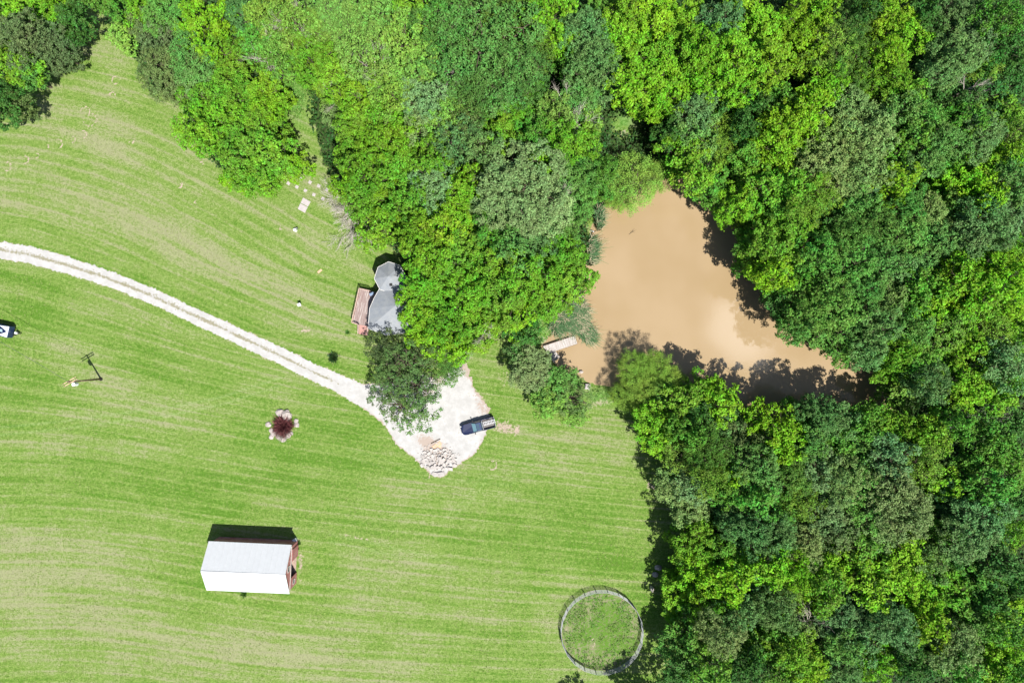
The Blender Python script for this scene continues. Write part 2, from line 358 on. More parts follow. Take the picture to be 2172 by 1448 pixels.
vm = m.n('VectorMath', operation='SCALE'); m.put(vm.inputs[0], c); m.put(vm.inputs[3], lf); c = vm.outputs[0]
m.color(c)
m.bump(m.math('ADD', n3, m.math('MULTIPLY', n4, .6)), .55, .12)
gme.materials.append(m.m)
tag(obj('ground', gme), kind='structure')

def sheet(name, f, x0, x1, y0, y1, st, z, mat, attrs=None):
    xs = np.arange(x0, x1, st); ys = np.arange(y0, y1, st); X, Y = np.meshgrid(xs, ys); d = f(X, Y)
    gy_, gx_ = np.gradient(d, st); gl = np.hypot(gx_, gy_)+1e-6
    out = (d > 0) & (d < st*1.6); Xn = np.where(out, X-np.clip(d/gl, 0, st)*gx_/gl, X); Yn = np.where(out, Y-np.clip(d/gl, 0, st)*gy_/gl, Y)
    ins = d <= 0; cell = ins[:-1, :-1] | ins[:-1, 1:] | ins[1:, 1:] | ins[1:, :-1]
    idx = np.arange(X.size).reshape(X.shape)
    F = np.stack([idx[:-1, :-1], idx[:-1, 1:], idx[1:, 1:], idx[1:, :-1]], -1)[cell]
    used = np.unique(F); rm = np.full(X.size, -1); rm[used] = np.arange(len(used))
    V = np.stack([Xn.ravel()[used], Yn.ravel()[used], np.full(len(used), z)], -1)
    me = np_mesh(name, V, rm[F], mat, True)
    if attrs:
        for k, A in attrs(X, Y, d).items(): add_attr(me, k, A.ravel()[used])
    return obj(name, me)

# water
m = Mat('muddy_water', .07, .5); p = m.pos(); m.b.inputs['IOR'].default_value = 1.36
c = m.mix(m.ramp(m.noise(p, .06, 3), .35, .65), (.276, .200, .112), (.306, .226, .136)); m.color(c)
m.bump(m.noise(p, 2.5, 3), .06, .02)
tag(sheet('water', lambda X, Y: sdf_poly(X, Y, pondW)-.9, 3, 72, -14, 31, .25, -.22, m.m), kind='structure')

# driveway
m = Mat('gravel', .95, .15); p = m.pos()
a = m.noise(p, .7, 5, .7); b = m.noise(p, 2.6, 4, .75); d_ = m.noise(p, 6, 3, .8)
c = m.mix(m.ramp(a, .35, .7), (.335, .33, .325), (.42, .415, .415)); c = m.mix(m.ramp(d_, .6, .85, 0, .35), c, (.28, .26, .25))
c = m.mix(m.ramp(b, .62, .8, 0, .4), c, (.36, .33, .31))
gt = m.math('ADD', m.attr('crown_strip'), m.math('ADD', m.math('MULTIPLY_ADD', b, 1.6, -.8), m.math('MULTIPLY_ADD', a, 1.2, -.6)))
c = m.mix(m.ramp(gt, .20, .48), c, m.mix(m.ramp(d_, .4, .6), (.16, .17, .10), (.26, .23, .18)))
e = m.math('ADD', m.attr('dirt'), m.math('ADD', m.math('MULTIPLY_ADD', b, 2.2, -1.1), m.math('MULTIPLY_ADD', a, .8, -.4)))
c = m.mix(m.ramp(e, .35, .75), c, m.mix(d_, (.27, .21, .175), (.36, .31, .28)))
m.color(c); m.bump(m.math('ADD', b, d_), .6, .04)
def dattr(X, Y, d):
    _, u = sdf_road(X, Y); px = X*PXM+1086; py = 724-Y*PXM
    g = lambda *a: gauss(px, py, *a)
    cs = .42*np.exp(-((u+.0)/.30)**2)*(.5+1.0*fb(X, Y, .35, 12))*(1-smooth(690, 760, px))+.18*np.exp(-((u+.3)/.5)**2)*(1-smooth(400, 760, px))
    dirt = (.35+.4*smooth(740, 800, px))*smooth(-.4, 0, d)+.9*g(905, 935, 26, 14, 20)+.9*g(930, 965, 30, 28)+.7*g(1022, 862, 12, 30, -30)+.8*g(930, 805, 18, 14)+.9*g(985, 775, 14, 34, -25)
    return {'crown_strip': cs, 'dirt': np.clip(dirt, 0, 1)}
tag(sheet('driveway', drive_sdf, -105, -2, -26, 20, .14, .012, m.m, dattr), kind='structure')

# ---------------------------------------------------------------- foliage
def unit(v): return v/(np.linalg.norm(v, axis=-1, keepdims=True)+1e-9)
def quads(C, N, S, rng, asp=.62):
    t = unit(np.cross(N, rng.normal(size=N.shape))); b = np.cross(N, t); s = S[:, None]
    V = np.stack([C+t*s, C+b*s*asp+N*s*.15, C-t*s, C-b*s*asp+N*s*.15], 1).reshape(-1, 3)
    return V, np.arange(len(V)).reshape(-1, 4)
FORM = {  # bough radius lo/hi, bough spacing, leaf half size, leaves per bough area, depth
 'maple': (.60, 1.18, 1.72, .165, 150, .85), 'sage': (.50, .88, 1.22, .135, 190, .9), 'fine': (.40, .88, 1.15, .11, 140, .65),
 'willow': (.45, .95, 1.45, .115, 230, .85), 'open': (.38, .95, 1.8, .13, 105, .85)}
def crown_data(form, Rr, seed):
    rng = np.random.RandomState(seed); lo, hi, sp, ls, dens, dep = FORM[form]
    nl = int(rng.randint(6, 9) if Rr > 3.4 else rng.randint(4, 6)); a0 = rng.rand()*6.28
    lobes = [(np.array([rng.normal()*.08*Rr, rng.normal()*.08*Rr, .10*Rr]), .50*Rr)]
    for i in range(nl):
        a = a0+6.283*i/nl+rng.normal()*.25; q = Rr*rng.uniform(.46, .76)
        lobes.append((np.array([q*math.cos(a), q*math.sin(a), Rr*rng.uniform(-.38, .1)]), Rr*rng.uniform(.24, .40)))
    for i in range(nl//2+2):
        a = rng.rand()*6.28; q = Rr*rng.uniform(.2, .8)
        lobes.append((np.array([q*math.cos(a), q*math.sin(a), Rr*rng.uniform(-.1, .25)]), Rr*rng.uniform(.2, .36)))
    for i in range(nl):      # lower skirt of branches
        a = a0+6.283*(i+.5)/nl+rng.normal()*.2; q = Rr*rng.uniform(.35, .6)
        lobes.append((np.array([q*math.cos(a), q*math.sin(a), Rr*rng.uniform(-1.15, -.75)]), Rr*rng.uniform(.28, .40)))
    cl = []
    lc = np.array([l[0] for l in lobes]); lr = np.array([l[1] for l in lobes])
    for k, (c, r) in enumerate(lobes):
        n = int(26*4*r*r/sp/sp)+10; d = unit(rng.normal(size=(n, 3))); d = d[d[:, 2] > -.45]
        P_ = c+d*r*np.array([1, 1, dep*1.15])*rng.uniform(.66, 1.12, (len(d), 1))
        for p, dd in zip(P_, d):
            q = np.linalg.norm((p-lc)/np.array([1, 1, dep*1.15]), axis=1)/lr; q[k] = 9
            if q.min() < .84: continue
            if cl:
                A = np.array([x[0] for x in cl[-600:]])
                if ((A-p)**2).sum(1).min() < (sp*.8)**2: continue
            cl.append((p, dd))
    Cs, Ns, Ss = [], [], []
    for p, dd in cl:
        rc = rng.uniform(lo, hi); n = int(dens*rc*rc*rng.uniform(.85, 1.2))+8
        e = unit(rng.normal(size=(n, 3))+dd*.55+np.array([0, 0, .45]))
        rr = rng.uniform(.45, 1.0, (n, 1))**.6*rc
        if form == 'willow':
            st = rng.normal(size=(n, 3))*np.array([.34, .34, .3]); lenf = rng.uniform(0, 1, (n, 1)); out = unit(np.array([dd[0], dd[1], 0.01]))
            C_ = p+st+out*lenf*1.2+np.array([0, 0, -1])*lenf**2*1.3
        else:      # leaf sprays: small tufts standing on the bough
            nt = max(4, int(9*rc*rc/ (.3 if form != 'fine' else .25))); te = unit(rng.normal(size=(nt, 3))+dd*.5+np.array([0, 0, .55]))
            tp = te*rng.uniform(.55, 1.0, (nt, 1))*rc*np.array([1, 1, .75]); q_ = rng.randint(0, nt, n)
            e2 = unit(rng.normal(size=(n, 3))+np.array([0, 0, .5])); C_ = p+tp[q_]+e2*rng.uniform(.1, .34, (n, 1)); e = unit(e2+te[q_]*.7)
        Cs.append(C_); Ns.append(unit(e*.6+np.array([.12, -.22, .62])+rng.normal(size=(n, 3))*(.25 if form == 'willow' else .38)+(np.array([0, 0, .8]) if form == 'willow' else 0))); Ss.append(rng.uniform(.65, 1.3, n)*ls)
    n = int(Rr*Rr*(2 if form == 'open' else 9)); d = unit(rng.normal(size=(n, 3))); d[:, 2] = np.abs(d[:, 2])*.6-.25   # inner leaves
    Cs.append(d*Rr*.62*rng.uniform(.3, 1, (n, 1))*np.array([1, 1, .7])); Ns.append(unit(rng.normal(size=(n, 3))+[0, 0, .7])); Ss.append(rng.uniform(.9, 1.5, n)*ls*1.3)
    return np.concatenate(Cs), np.concatenate(Ns), np.concatenate(Ss), lobes, rng
def tube_net(segs, n=5):
    V, F = [], []
    for a, b, r0, r1 in segs:
        a = np.array(a, float); b = np.array(b, float); d = unit(b-a); u = unit(np.cross(d, [0.31, .2, .93] if abs(d[2]) < .9 else [1, 0, 0])); v_ = np.cross(d, u); k = len(V)
        for c, r in ((a, r0), (b, r1)):
            for i in range(n):
                t = 6.2832*i/n; V.append(c+(u*math.cos(t)+v_*math.sin(t))*r)
        for i in range(n): F.append((k+i, k+(i+1) % n, k+n+(i+1) % n, k+n+i))
    return np.array(V), np.array(F)
def branch(segs, p, d, L_, r, depth, rng, spread=.6, up=.1, kids=3):
    p = np.array(p, float); d = unit(np.array(d, float)); n = 3
    for i in range(n):
        q = p+d*L_/n; r2 = r*.8; segs.append((p, q, r, r2)); p, r = q, r2; d = unit(d+rng.normal(size=3)*.16+np.array([0, 0, up*.3]))
        if depth > 0 and (i > 0 or depth < 2):
            for k in range(kids-1):
                branch(segs, p, unit(d+rng.normal(size=3)*spread), L_*rng.uniform(.45, .7), r*.6, depth-1, rng, spread, up, kids)
    if depth > 0: branch(segs, p, d, L_*.6, r*.8, depth-1, rng, spread, up, kids)
PROTO = {}
def make_proto(form, Rr, seed, hgt):
    C_, N_, S_, lobes, rng = crown_data(form, Rr, seed); dep = FORM[form][5]
    top = C_[:, 2].max(); zc = hgt-top
    V, F = quads(C_+np.array([0, 0, zc]), N_, S_, rng, .38 if form == 'willow' else .62)
    cm = np_mesh('crown_'+form, V, F, M['leaf'])
    segs = []; tb = max(.12, Rr*.055); zt = max(zc-Rr*.8, hgt*.15)
    lean = rng.normal(size=2)*.15
    segs.append(((0, 0, -.3), (lean[0], lean[1], zt*.5), tb*1.25, tb)); segs.append(((lean[0], lean[1], zt*.5), (0, 0, zt), tb, tb*.85))
    for c, r in lobes:
        e = c+np.array([0, 0, zc]); mid = e*.55+np.array([0, 0, zt])*.45+rng.normal(size=3)*.2
        segs.append(((0, 0, zt), mid, tb*.6, tb*.36)); segs.append((mid, e, tb*.36, tb*.16))
        for j in range(3):
            q = e+unit(rng.normal(size=3)+[0, 0, .7])*r*.85; segs.append((e, q, tb*.14, .02))
    tv, tf = tube_net(segs, 6); tm = np_mesh('trunk', tv, tf, M['bark'], True)
    return cm, tm, Rr, hgt
protos = {}
_s = 10
for form, sizes, reps in (('maple', (3.0, 4.6, 6.4), 3), ('sage', (3.0, 4.6, 6.6), 2), ('fine', (3.0, 5.6), 2), ('willow', (4.4,), 2), ('open', (2.4, 4.4), 2)):
    for Rr in sizes:
        for k in range(reps):
            _s += 1; protos.setdefault(form, []).append(make_proto(form, Rr, _s, 6+Rr*1.6))
# kinds: (form, base colour, words)
KIND = {
 'Y': ('maple', (.150, .320, .010), 'bright yellow-green tree'),
 'B': ('maple', (.115, .268, .014), 'fresh green clumpy tree'),
 'G': ('maple', (.090, .235, .024), 'mid green clumpy tree'),
 'D': ('maple', (.046, .135, .020), 'dark green shaded tree'),  # dark leaf colour also stands in for shaded gaps among the crowns
 'T': ('sage', (.098, .210, .056), 'deep green dense tree'),
 'S': ('sage', (.170, .272, .078), 'pale sage-green tree'),
 'P': ('maple', (.150, .290, .040), 'light lime-green tree'),
 'O': ('sage', (.100, .155, .042), 'dull olive-green tree'),
 'M': ('sage', (.098, .240, .040), 'emerald small-leaved tree'),
 'F': ('fine', (.078, .175, .024), 'feathery fine-leaved green tree'),
 'L': ('fine', (.125, .240, .022), 'feathery yellowish-green tree'),
 'W': ('willow', (.170, .285, .034), 'drooping willow-like tree'),
 'A': ('open', (.088, .170, .042), 'loose open-crowned green tree'),
 'C': ('open', (.070, .105, .034), 'sparse dark olive tree'),
}
TREES = '''
15 18 44 Y;88 12 46 Y;150 25 30 D 12;45 78 50 O;98 92 46 O;150 62 26 D 9;18 135 42 B;50 150 28 M 11;32 215 34 O 9;5 185 34 D;-25 60 50 B;-20 230 34 D
262 70 30 P 7;300 12 42 B;355 22 46 M;290 45 26 O 8;335 78 44 O;352 140 58 O;400 125 50 M;408 165 40 T 11;425 50 52 Y;470 105 54 B;505 22 50 T;560 30 50 P;622 45 58 P;590 112 52 P;540 85 40 G;650 115 46 B;690 30 50 P;215 -25 40 G
478 175 48 B;425 205 46 B;500 215 54 B;462 255 58 B;410 280 40 B;550 265 50 B;520 320 62 B;568 322 42 B;630 350 26 Y 10;545 375 38 B 11;500 375 30 Y 9;560 190 44 Y;564 225 32 Y
660 165 28 F 6;700 195 32 P 8;700 145 50 B;704 240 24 S 8;745 60 66 P;800 22 60 P;772 125 66 P;850 105 72 P;880 30 50 B
757 205 50 B;754 262 46 B;790 250 58 B;830 200 50 P;800 310 56 B;754 338 36 B;880 160 40 P;860 280 50 B;770 372 56 B;738 388 32 Y;842 355 54 B;905 330 44 B;815 425 48 B;770 430 40 B;870 430 46 B;800 482 40 B 11
1025 105 118 F;955 70 72 F;1105 75 76 F;1010 190 62 F;1095 165 60 F;935 20 40 G;1160 20 44 Y;1190 80 36 Y
905 215 50 S;945 245 50 P;890 265 40 S;985 265 42 O;955 300 44 T;1015 300 42 T;1070 235 46 B;1065 290 48 B;1130 220 50 B;1135 290 46 G;1185 240 48 P;1195 300 46 B;1150 345 40 Y;1240 300 36 B 12;1230 200 46 M;1245 255 34 P 10;1255 330 28 M 10
1240 60 52 T;1255 130 56 T;1290 178 26 G;1215 135 34 G;1205 25 32 D;1290 170 42 T;1275 20 36 G
1110 385 92 S;1045 420 54 S;1165 440 56 S;910 395 54 S;985 380 44 B;1200 370 40 M;1240 370 34 M 11;1225 430 34 M 10;1150 500 36 T 11;1195 480 34 M 10;1270 400 26 G 8;960 440 46 Y;1288 354 24 G;1290 375 24 M 7
885 490 50 B;945 485 44 Y;905 545 56 B;970 530 54 B;1035 500 48 G;1040 555 56 B;1100 530 44 M;1120 580 54 B;1195 545 48 B;1215 590 42 B;1165 620 50 B;884 600 40 B 14;930 610 56 B;1000 620 58 B;1070 635 52 B;880 660 46 Y 11;945 680 52 B;1015 690 50 B;900 705 38 Y 10;965 735 30 Y 9;1090 675 40 Y 10;1140 655 24 B 7
1350 385 50 W 9;1312 415 24 W 6;1390 368 32 W 8
1320 65 50 Y;1385 40 56 Y;1350 125 52 Y;1340 172 42 Y;1395 170 54 Y;1390 216 30 Y;1440 110 54 B;1440 190 42 Y;1460 40 48 Y;1500 95 50 Y;1530 35 40 T;1330 10 40 B
1560 110 58 Y;1555 175 56 Y;1500 160 40 Y;1620 60 54 Y;1640 125 54 Y;1690 45 50 Y;1720 100 44 Y;1745 25 38 Y;1590 15 40 Y;1600 215 36 D
1480 235 52 T;1428 272 34 D 12;1442 315 44 B;1490 300 44 M;1535 295 50 L;1475 360 44 B;1545 240 36 D;1580 270 34 D;1590 330 34 G;1510 390 36 G 11
1800 60 54 F;1770 115 48 L;1820 125 54 F;1885 30 52 Y;1930 75 52 Y;1875 110 44 Y;1830 20 36 D;1890 165 54 B;1930 195 42 B;1850 180 34 G
2040 25 52 T;2075 75 54 T;2010 70 40 T;2030 125 52 T;2000 165 42 T;2085 150 38 L;2130 30 50 G;2150 100 56 D;2110 200 50 D;1975 10 36 D;2160 170 40 D
1760 185 48 Y;1720 225 44 Y;1680 260 50 Y;1640 300 40 Y;1655 215 38 G;1810 225 50 S;1790 290 64 S;1850 285 52 S;1760 350 56 S;1830 360 56 S;1720 310 34 Y;1655 345 40 Y
1925 235 46 M;1965 255 44 M;2000 300 50 M;1940 300 40 G;2050 265 44 G;2085 290 48 T;2130 235 44 B;2165 290 44 L;2055 210 42 D;1990 210 36 D;1895 240 34 T
1600 375 40 B;1575 430 46 Y;1635 405 42 B;1690 400 44 B;1540 430 28 G 10;1660 450 34 G;1740 410 40 L;1705 450 38 L
1905 385 44 Y;1935 345 40 T;1860 400 42 T;2055 370 50 Y;2100 350 44 Y;2010 355 34 G;2145 320 40 Y;2160 380 44 M;2090 410 40 Y
1650 525 62 B;1690 490 40 B;1605 515 36 G 12;1645 575 42 Y;1595 560 28 G 10
1790 445 40 M;1840 440 40 M;1800 500 50 M;1870 480 48 M;1925 435 48 M;1975 455 46 S;2030 440 44 M;2090 455 46 T;2145 450 44 T;1930 500 44 M;1745 530 48 G;1760 480 36 D
2000 515 50 M;2060 510 46 T;2115 510 40 T;2155 535 36 B;1700 600 44 G;1755 590 44 M;1815 560 46 M;1870 545 44 M;1920 565 44 T
1670 640 36 D 11;1725 650 44 M;1780 640 46 M;1840 620 48 M;1890 640 44 T;1700 690 38 M;1760 700 44 M;1820 695 46 M;1875 700 42 T;1795 745 34 G 11;1850 750 36 T;1970 600 42 G;1650 610 30 G 10
2040 585 46 Y;2100 560 50 Y;2150 590 48 Y;2090 630 44 Y;2030 640 44 Y;2150 660 50 Y;1980 655 40 Y;2105 690 46 L;1950 700 38 M;2010 710 48 L;1940 640 34 G;2165 720 40 B
1915 750 36 B;1905 790 32 B 10;1960 760 38 G;2060 730 40 Y;2040 790 44 B;1985 810 40 T;2095 770 38 D;2140 770 46 T;1935 830 36 P 9;2065 830 40 Y;2140 830 40 B;1890 835 26 P 6
1110 705 34 D 10;1128 782 46 S 9;1095 745 28 A 9;1182 818 40 M 8;1215 845 42 A 8;1165 850 34 P 8;1222 880 26 P 6
812 735 40 C 9;856 772 54 A 10;826 805 44 A 9;878 818 50 A 9;850 862 44 A 8;906 864 32 A 7;878 888 30 A 7;800 842 22 C 6;952 789 27 F 4;900 752 34 C 7;972 748 26 S 3;926 750 20 Y 4
1352 778 30 W 9;1395 782 34 W 10;1368 820 38 W 9;1335 842 30 W 8;1425 812 30 W 9;1372 858 30 L 8;1420 840 40 M 9
1395 895 48 Y 11;1445 855 42 B;1490 830 38 B;1535 855 42 Y;1490 880 34 D;1545 900 38 T;1395 935 34 Y 10;1460 925 36 G;1565 950 42 O;1505 960 54 F;1445 970 42 L 11;1590 890 30 G 9
1640 905 44 Y;1665 945 40 Y;1615 950 30 G;1700 885 36 G 11;1745 890 46 T;1795 900 40 T;1835 900 36 G;1875 890 38 B;1720 945 38 M;1775 950 40 G;1830 955 40 M
1428 1035 36 S 10;1470 1030 42 S 12;1468 1085 36 S 11;1510 1020 40 L;1560 1010 34 Y;1540 1050 34 G;1615 1000 50 M;1610 1060 44 G;1680 1010 46 M;1655 1070 38 G
1700 1060 40 L;1735 1005 44 S;1790 1020 50 S;1760 1080 48 S;1840 1010 44 M;1830 1075 44 M;1890 980 44 T;1940 920 36 B;1905 1045 56 S;1935 1100 56 S;1870 1120 48 S
1985 930 44 B;2035 900 34 G;1965 990 42 L;2000 1035 40 Y;2060 985 34 G;2105 930 40 G;2155 900 40 D;2145 980 44 G;2040 1080 50 T;2090 1110 56 T;2060 1150 50 T;2110 1045 44 G;2160 1060 40 D;2145 1125 38 B
1480 1160 48 B 13;1560 1105 34 T;1472 1205 30 G 9;1540 1170 50 G;1600 1130 48 T;1655 1140 46 T;1500 1225 52 Y;1460 1262 46 Y 8.5;1550 1240 46 Y;1510 1290 46 B;1600 1190 38 B;1455 1322 36 G 7.5;1426 1238 24 B 6;1428 1298 20 Y 5
1640 1205 44 Y;1690 1215 46 Y;1660 1255 38 L;1710 1160 46 S;1780 1130 42 O;1830 1155 44 G;1770 1190 40 Y;1815 1215 42 Y;1760 1255 44 B;1730 1270 34 Y;1920 1160 42 Y;1980 1185 42 T;1880 1190 48 B;1930 1215 50 Y;1860 1250 44 Y;2010 1140 34 G
1600 1270 44 T;1560 1310 40 T;1650 1300 46 T;1530 1345 50 S;1480 1350 42 G;1580 1365 34 B;1700 1330 30 S;1434 1374 34 M 8;1690 1385 50 B;1640 1365 38 G;1715 1435 50 Y;1650 1425 44 G;1590 1420 40 D;1510 1430 44 G;1458 1425 40 D 11;1410 1452 26 D 7
1790 1305 48 T;1850 1290 50 T;1900 1330 50 T;1840 1350 44 T;1800 1375 38 M;1960 1280 50 Y;2010 1255 44 B;1985 1335 44 Y;1870 1405 46 Y;1800 1430 46 T;1930 1400 40 D;1960 1440 44 D;2030 1380 52 S;2070 1320 42 M;2050 1430 44 G
2080 1225 46 G;2130 1200 44 D;2110 1270 40 D;2155 1290 44 Y;2160 1240 34 D;2120 1335 40 G;2150 1380 46 Y;2110 1430 42 Y;2165 1440 36 G;2040 1180 36 D;2050 1280 36 G;2165 1330 34 D
1250 1568 36 G 10;1372 1508 40 G 9
'''
ZONE = [(-60,-60,225,262,'in the top left corner wood'),(225,-60,420,200,"by the lawn's narrow top end"),(420,-60,715,150,'at the top, right of the lawn end'),
 (380,150,645,430,'in the clump jutting into the lawn'),(645,150,715,260,'beside the rough grassy gap'),(715,-60,915,185,'at the top, left of the feathery crown'),
 (915,-60,1195,215,'beside the broad crown at the top'),(700,185,850,500,'above the house, along the lawn edge'),(850,185,1100,320,'just below the broad feathery crown'),
 (1100,185,1290,350,'left of the small grassy clearing'),(1195,-60,1310,215,'right of the broad feathery crown'),(850,320,1320,450,"between the lawn edge and the pond's top"),
 (860,450,1240,570,"left of the pond, behind the house"),(840,570,1240,760,'over and beside the house'),(1290,320,1420,450,"over the pond's top bank"),
 (1310,-60,1480,240,'at the top, above the pond'),(1480,-60,1770,225,'at the top, right of the pond'),(1400,225,1620,400,"just above the pond's right shore"),
 (1770,-60,1965,215,'in the upper right woods'),(1965,-60,2230,240,'in the top right corner'),(1620,200,1880,380,'in the broad wood up and right of the pond'),
 (1880,200,2230,330,'at the right edge, below the top corner'),(1530,370,1770,470,'beside the pond tip, right shore'),(1770,330,2230,425,'far up and right of the pond'),
 (1580,470,1720,620,"overhanging the pond's right shore"),(1720,425,1960,610,'a little right of the pond'),(1960,425,2230,550,'at the right edge, upper middle'),
 (1640,580,1965,770,"above the pond's narrow right end"),(1960,550,2230,740,'at the right edge, middle height'),(1870,730,2230,860,'beyond the narrow right end of the pond'),
 (1060,690,1260,900,'between the dock and the lawn'),(780,700,990,900,'between house and gravel turnaround'),(1300,770,1440,870,"on the pond's lower bank"),
 (1380,810,1610,990,"below the pond, at the lawn's edge"),(1600,870,1900,970,'just below the pond'),(1380,980,1690,1090,'at the lawn edge below the pond'),
 (1690,960,1960,1130,'in the lower woods right of centre'),(1930,880,2230,1165,'at the right edge, lower middle'),(1420,1090,1690,1340,'in the lower woods above the round pen'),
 (1620,1120,2020,1275,'deep in the lower right woods'),(1380,1230,1740,1500,'along the bottom, right of the round pen'),(1740,1230,2060,1500,'along the bottom, far right'),
 (2020,1120,2230,1500,'in the bottom right corner'),(-400,-400,3000,3000,'at the bottom edge by the round pen')]
ORD = ['first','second','third','fourth','fifth','sixth','seventh','eighth','ninth','tenth','eleventh','twelfth','thirteenth','fourteenth']
rows = []
trng = random.Random(7)
for ch in TREES.replace('\n', ';').split(';'):
    f = ch.split()
    if not f: continue
    px, py, r, k = float(f[0]), float(f[1]), float(f[2]), f[3]
    h = float(f[4]) if len(f) > 4 else 9.5+r*.06+trng.uniform(-2, 3)+(2 if px > 1450 and len(f) < 5 else 0)
    z = next(z for z in ZONE if z[0] <= px < z[2] and z[1] <= py < z[3])[4]
    rows.append([px, py, r, k, h, z])
vis = sorted(range(len(rows)), key=lambda i: -rows[i][2]*(0 < rows[i][0] < 2172 and 0 < rows[i][1] < 1448 or rows[i][3] in 'AC' or rows[i][:2] == [952, 789]))
big_ids = set(vis[:286])
byk = {}
for i, rw in enumerate(rows):
    if i in big_ids: byk.setdefault((rw[3], rw[5]), []).append(i)
labels = {}
for (k, z), ids in byk.items():
    words = KIND[k][2]; ids.sort(key=lambda i: rows[i][0])
    if len(ids) == 1: labels[ids[0]] = f'{words} {z}'
    elif len(ids) == 2:
        for i, s in zip(ids, ('left', 'right')): labels[i] = f'{words} {z}, {s} one of two'
    else:
        for q, i in enumerate(ids): labels[i] = f'{words} {z}, {ORD[q]} from left'
        labels[ids[-1]] = f'{words} {z}, the rightmost'; labels[ids[0]] = f'{words} {z}, the leftmost'
labels[next(i for i, q in enumerate(rows) if q[2] == 118)] = 'broadest feathery fine-leaved green crown, at the top centre'
small_V, small_C = [], []
for i, (px, py, r, k, h, z) in enumerate(rows):
    form, col, words = KIND[k]; x, y = P(px, py, h*.86); rad = 1.10*r/PXM*(H-h*.86)/H
    pl = protos[form]; best = min(abs(math.log(q[2]/rad)) for q in pl)
    cand = [q for q in pl if abs(math.log(q[2]/rad)) < best+.02]; cm, tm, Rr, hh = trng.choice(cand)
    if i not in big_ids:
        a_ = trng.uniform(0, 6.28); sc = rad/Rr; nv = len(cm.vertices); co = np.empty(nv*3, np.float32); cm.vertices.foreach_get('co', co); co = co.reshape(-1, 3)
        ca_, sa_ = math.cos(a_)*sc, math.sin(a_)*sc; j = trng.uniform(.86, 1.14)
        small_V.append(np.column_stack([co[:, 0]*ca_-co[:, 1]*sa_+x, co[:, 0]*sa_+co[:, 1]*ca_+y, co[:, 2]*h/hh])); small_C.append(np.tile([col[0]*j, col[1]*j, col[2]*j, 1], (nv//4, 1)))
        continue
    t = thing('tree', labels[i], 'tree', (x, y, 0), trng.uniform(0, 6.28), 'trees of the surrounding woods')
    sc = rad/Rr; t.scale = (sc*trng.uniform(.93, 1.1), sc*trng.uniform(.93, 1.1), h/hh)
    c = obj('crown', cm, t); j = trng.uniform(.86, 1.14)
    c.color = (col[0]*j*trng.uniform(.85, 1.15), col[1]*j, col[2]*j*trng.uniform(.8, 1.3), 1)
    obj('trunk', tm, t)
SV = np.concatenate(small_V); SF = np.arange(len(SV)).reshape(-1, 4)
sme = np_mesh('small_trees', SV, SF, leaf_mat('leaf_tinted', attr='tint')); at = sme.attributes.new('tint', 'FLOAT_COLOR', 'FACE'); at.data.foreach_set('color', np.concatenate(small_C).astype(np.float32).ravel())
tag(obj('small_trees', sme), 'small trees and saplings filling in between the larger crowns', 'small trees', kind='stuff')
print('trees', len(rows), 'small quads', len(SF), 'protos', [(f, [len(q[0].polygons) for q in l]) for f, l in protos.items()])
print([l for l in labels.values() if len(l.replace(',', ' ').split()) > 16])

# undergrowth below the trees: uncountable low shrubs
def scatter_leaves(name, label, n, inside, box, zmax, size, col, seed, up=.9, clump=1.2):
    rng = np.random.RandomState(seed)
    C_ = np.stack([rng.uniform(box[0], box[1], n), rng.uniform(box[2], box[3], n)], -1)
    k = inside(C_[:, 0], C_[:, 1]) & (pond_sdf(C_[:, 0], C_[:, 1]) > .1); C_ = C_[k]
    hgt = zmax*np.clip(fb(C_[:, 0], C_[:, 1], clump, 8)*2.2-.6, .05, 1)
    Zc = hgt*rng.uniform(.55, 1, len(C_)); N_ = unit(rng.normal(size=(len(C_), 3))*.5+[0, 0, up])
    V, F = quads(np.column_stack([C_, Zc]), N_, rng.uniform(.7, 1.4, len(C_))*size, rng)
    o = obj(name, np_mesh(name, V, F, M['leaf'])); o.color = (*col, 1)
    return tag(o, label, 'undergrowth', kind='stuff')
fW, f2W = w(FOREST), w(FOREST2)
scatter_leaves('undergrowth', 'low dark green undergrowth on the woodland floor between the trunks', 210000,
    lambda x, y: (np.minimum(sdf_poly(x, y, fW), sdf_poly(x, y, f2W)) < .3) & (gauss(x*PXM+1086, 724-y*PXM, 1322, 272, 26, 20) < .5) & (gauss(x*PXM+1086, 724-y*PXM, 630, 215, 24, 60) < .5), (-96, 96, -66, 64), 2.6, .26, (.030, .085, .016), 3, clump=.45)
scatter_leaves('bank_weeds', 'bright leafy weeds on the pond bank above the dock', 9000,
    lambda x, y: (gauss(x*PXM+1086, 724-y*PXM, 1152, 685, 38, 40)+gauss(x*PXM+1086, 724-y*PXM, 1290, 835, 60, 13)+gauss(x*PXM+1086, 724-y*PXM, 1240, 455, 16, 50)) > .45, (-2, 24, -12, 30), .9, .13, (.085, .19, .03), 4)
scatter_leaves('pen_weeds', 'rough green weeds growing inside the round pen', 9000,
    lambda x, y: (np.hypot(x-PEN_C[0], y-PEN_C[1]) < PEN_R-.4) & (fb(x, y, .9, 33) > .44), (PEN_C[0]-8, PEN_C[0]+8, PEN_C[1]-8, PEN_C[1]+8), .35, .09, (.095, .20, .03), 14)
scatter_leaves('gap_weeds', 'tall bright green weeds filling the gap beside the dark round bush', 9000,
    lambda x, y: gauss(x*PXM+1086, 724-y*PXM, 628, 200, 26, 60) > .4, (-46, -30, 34, 50), .8, .12, (.09, .20, .03), 5)
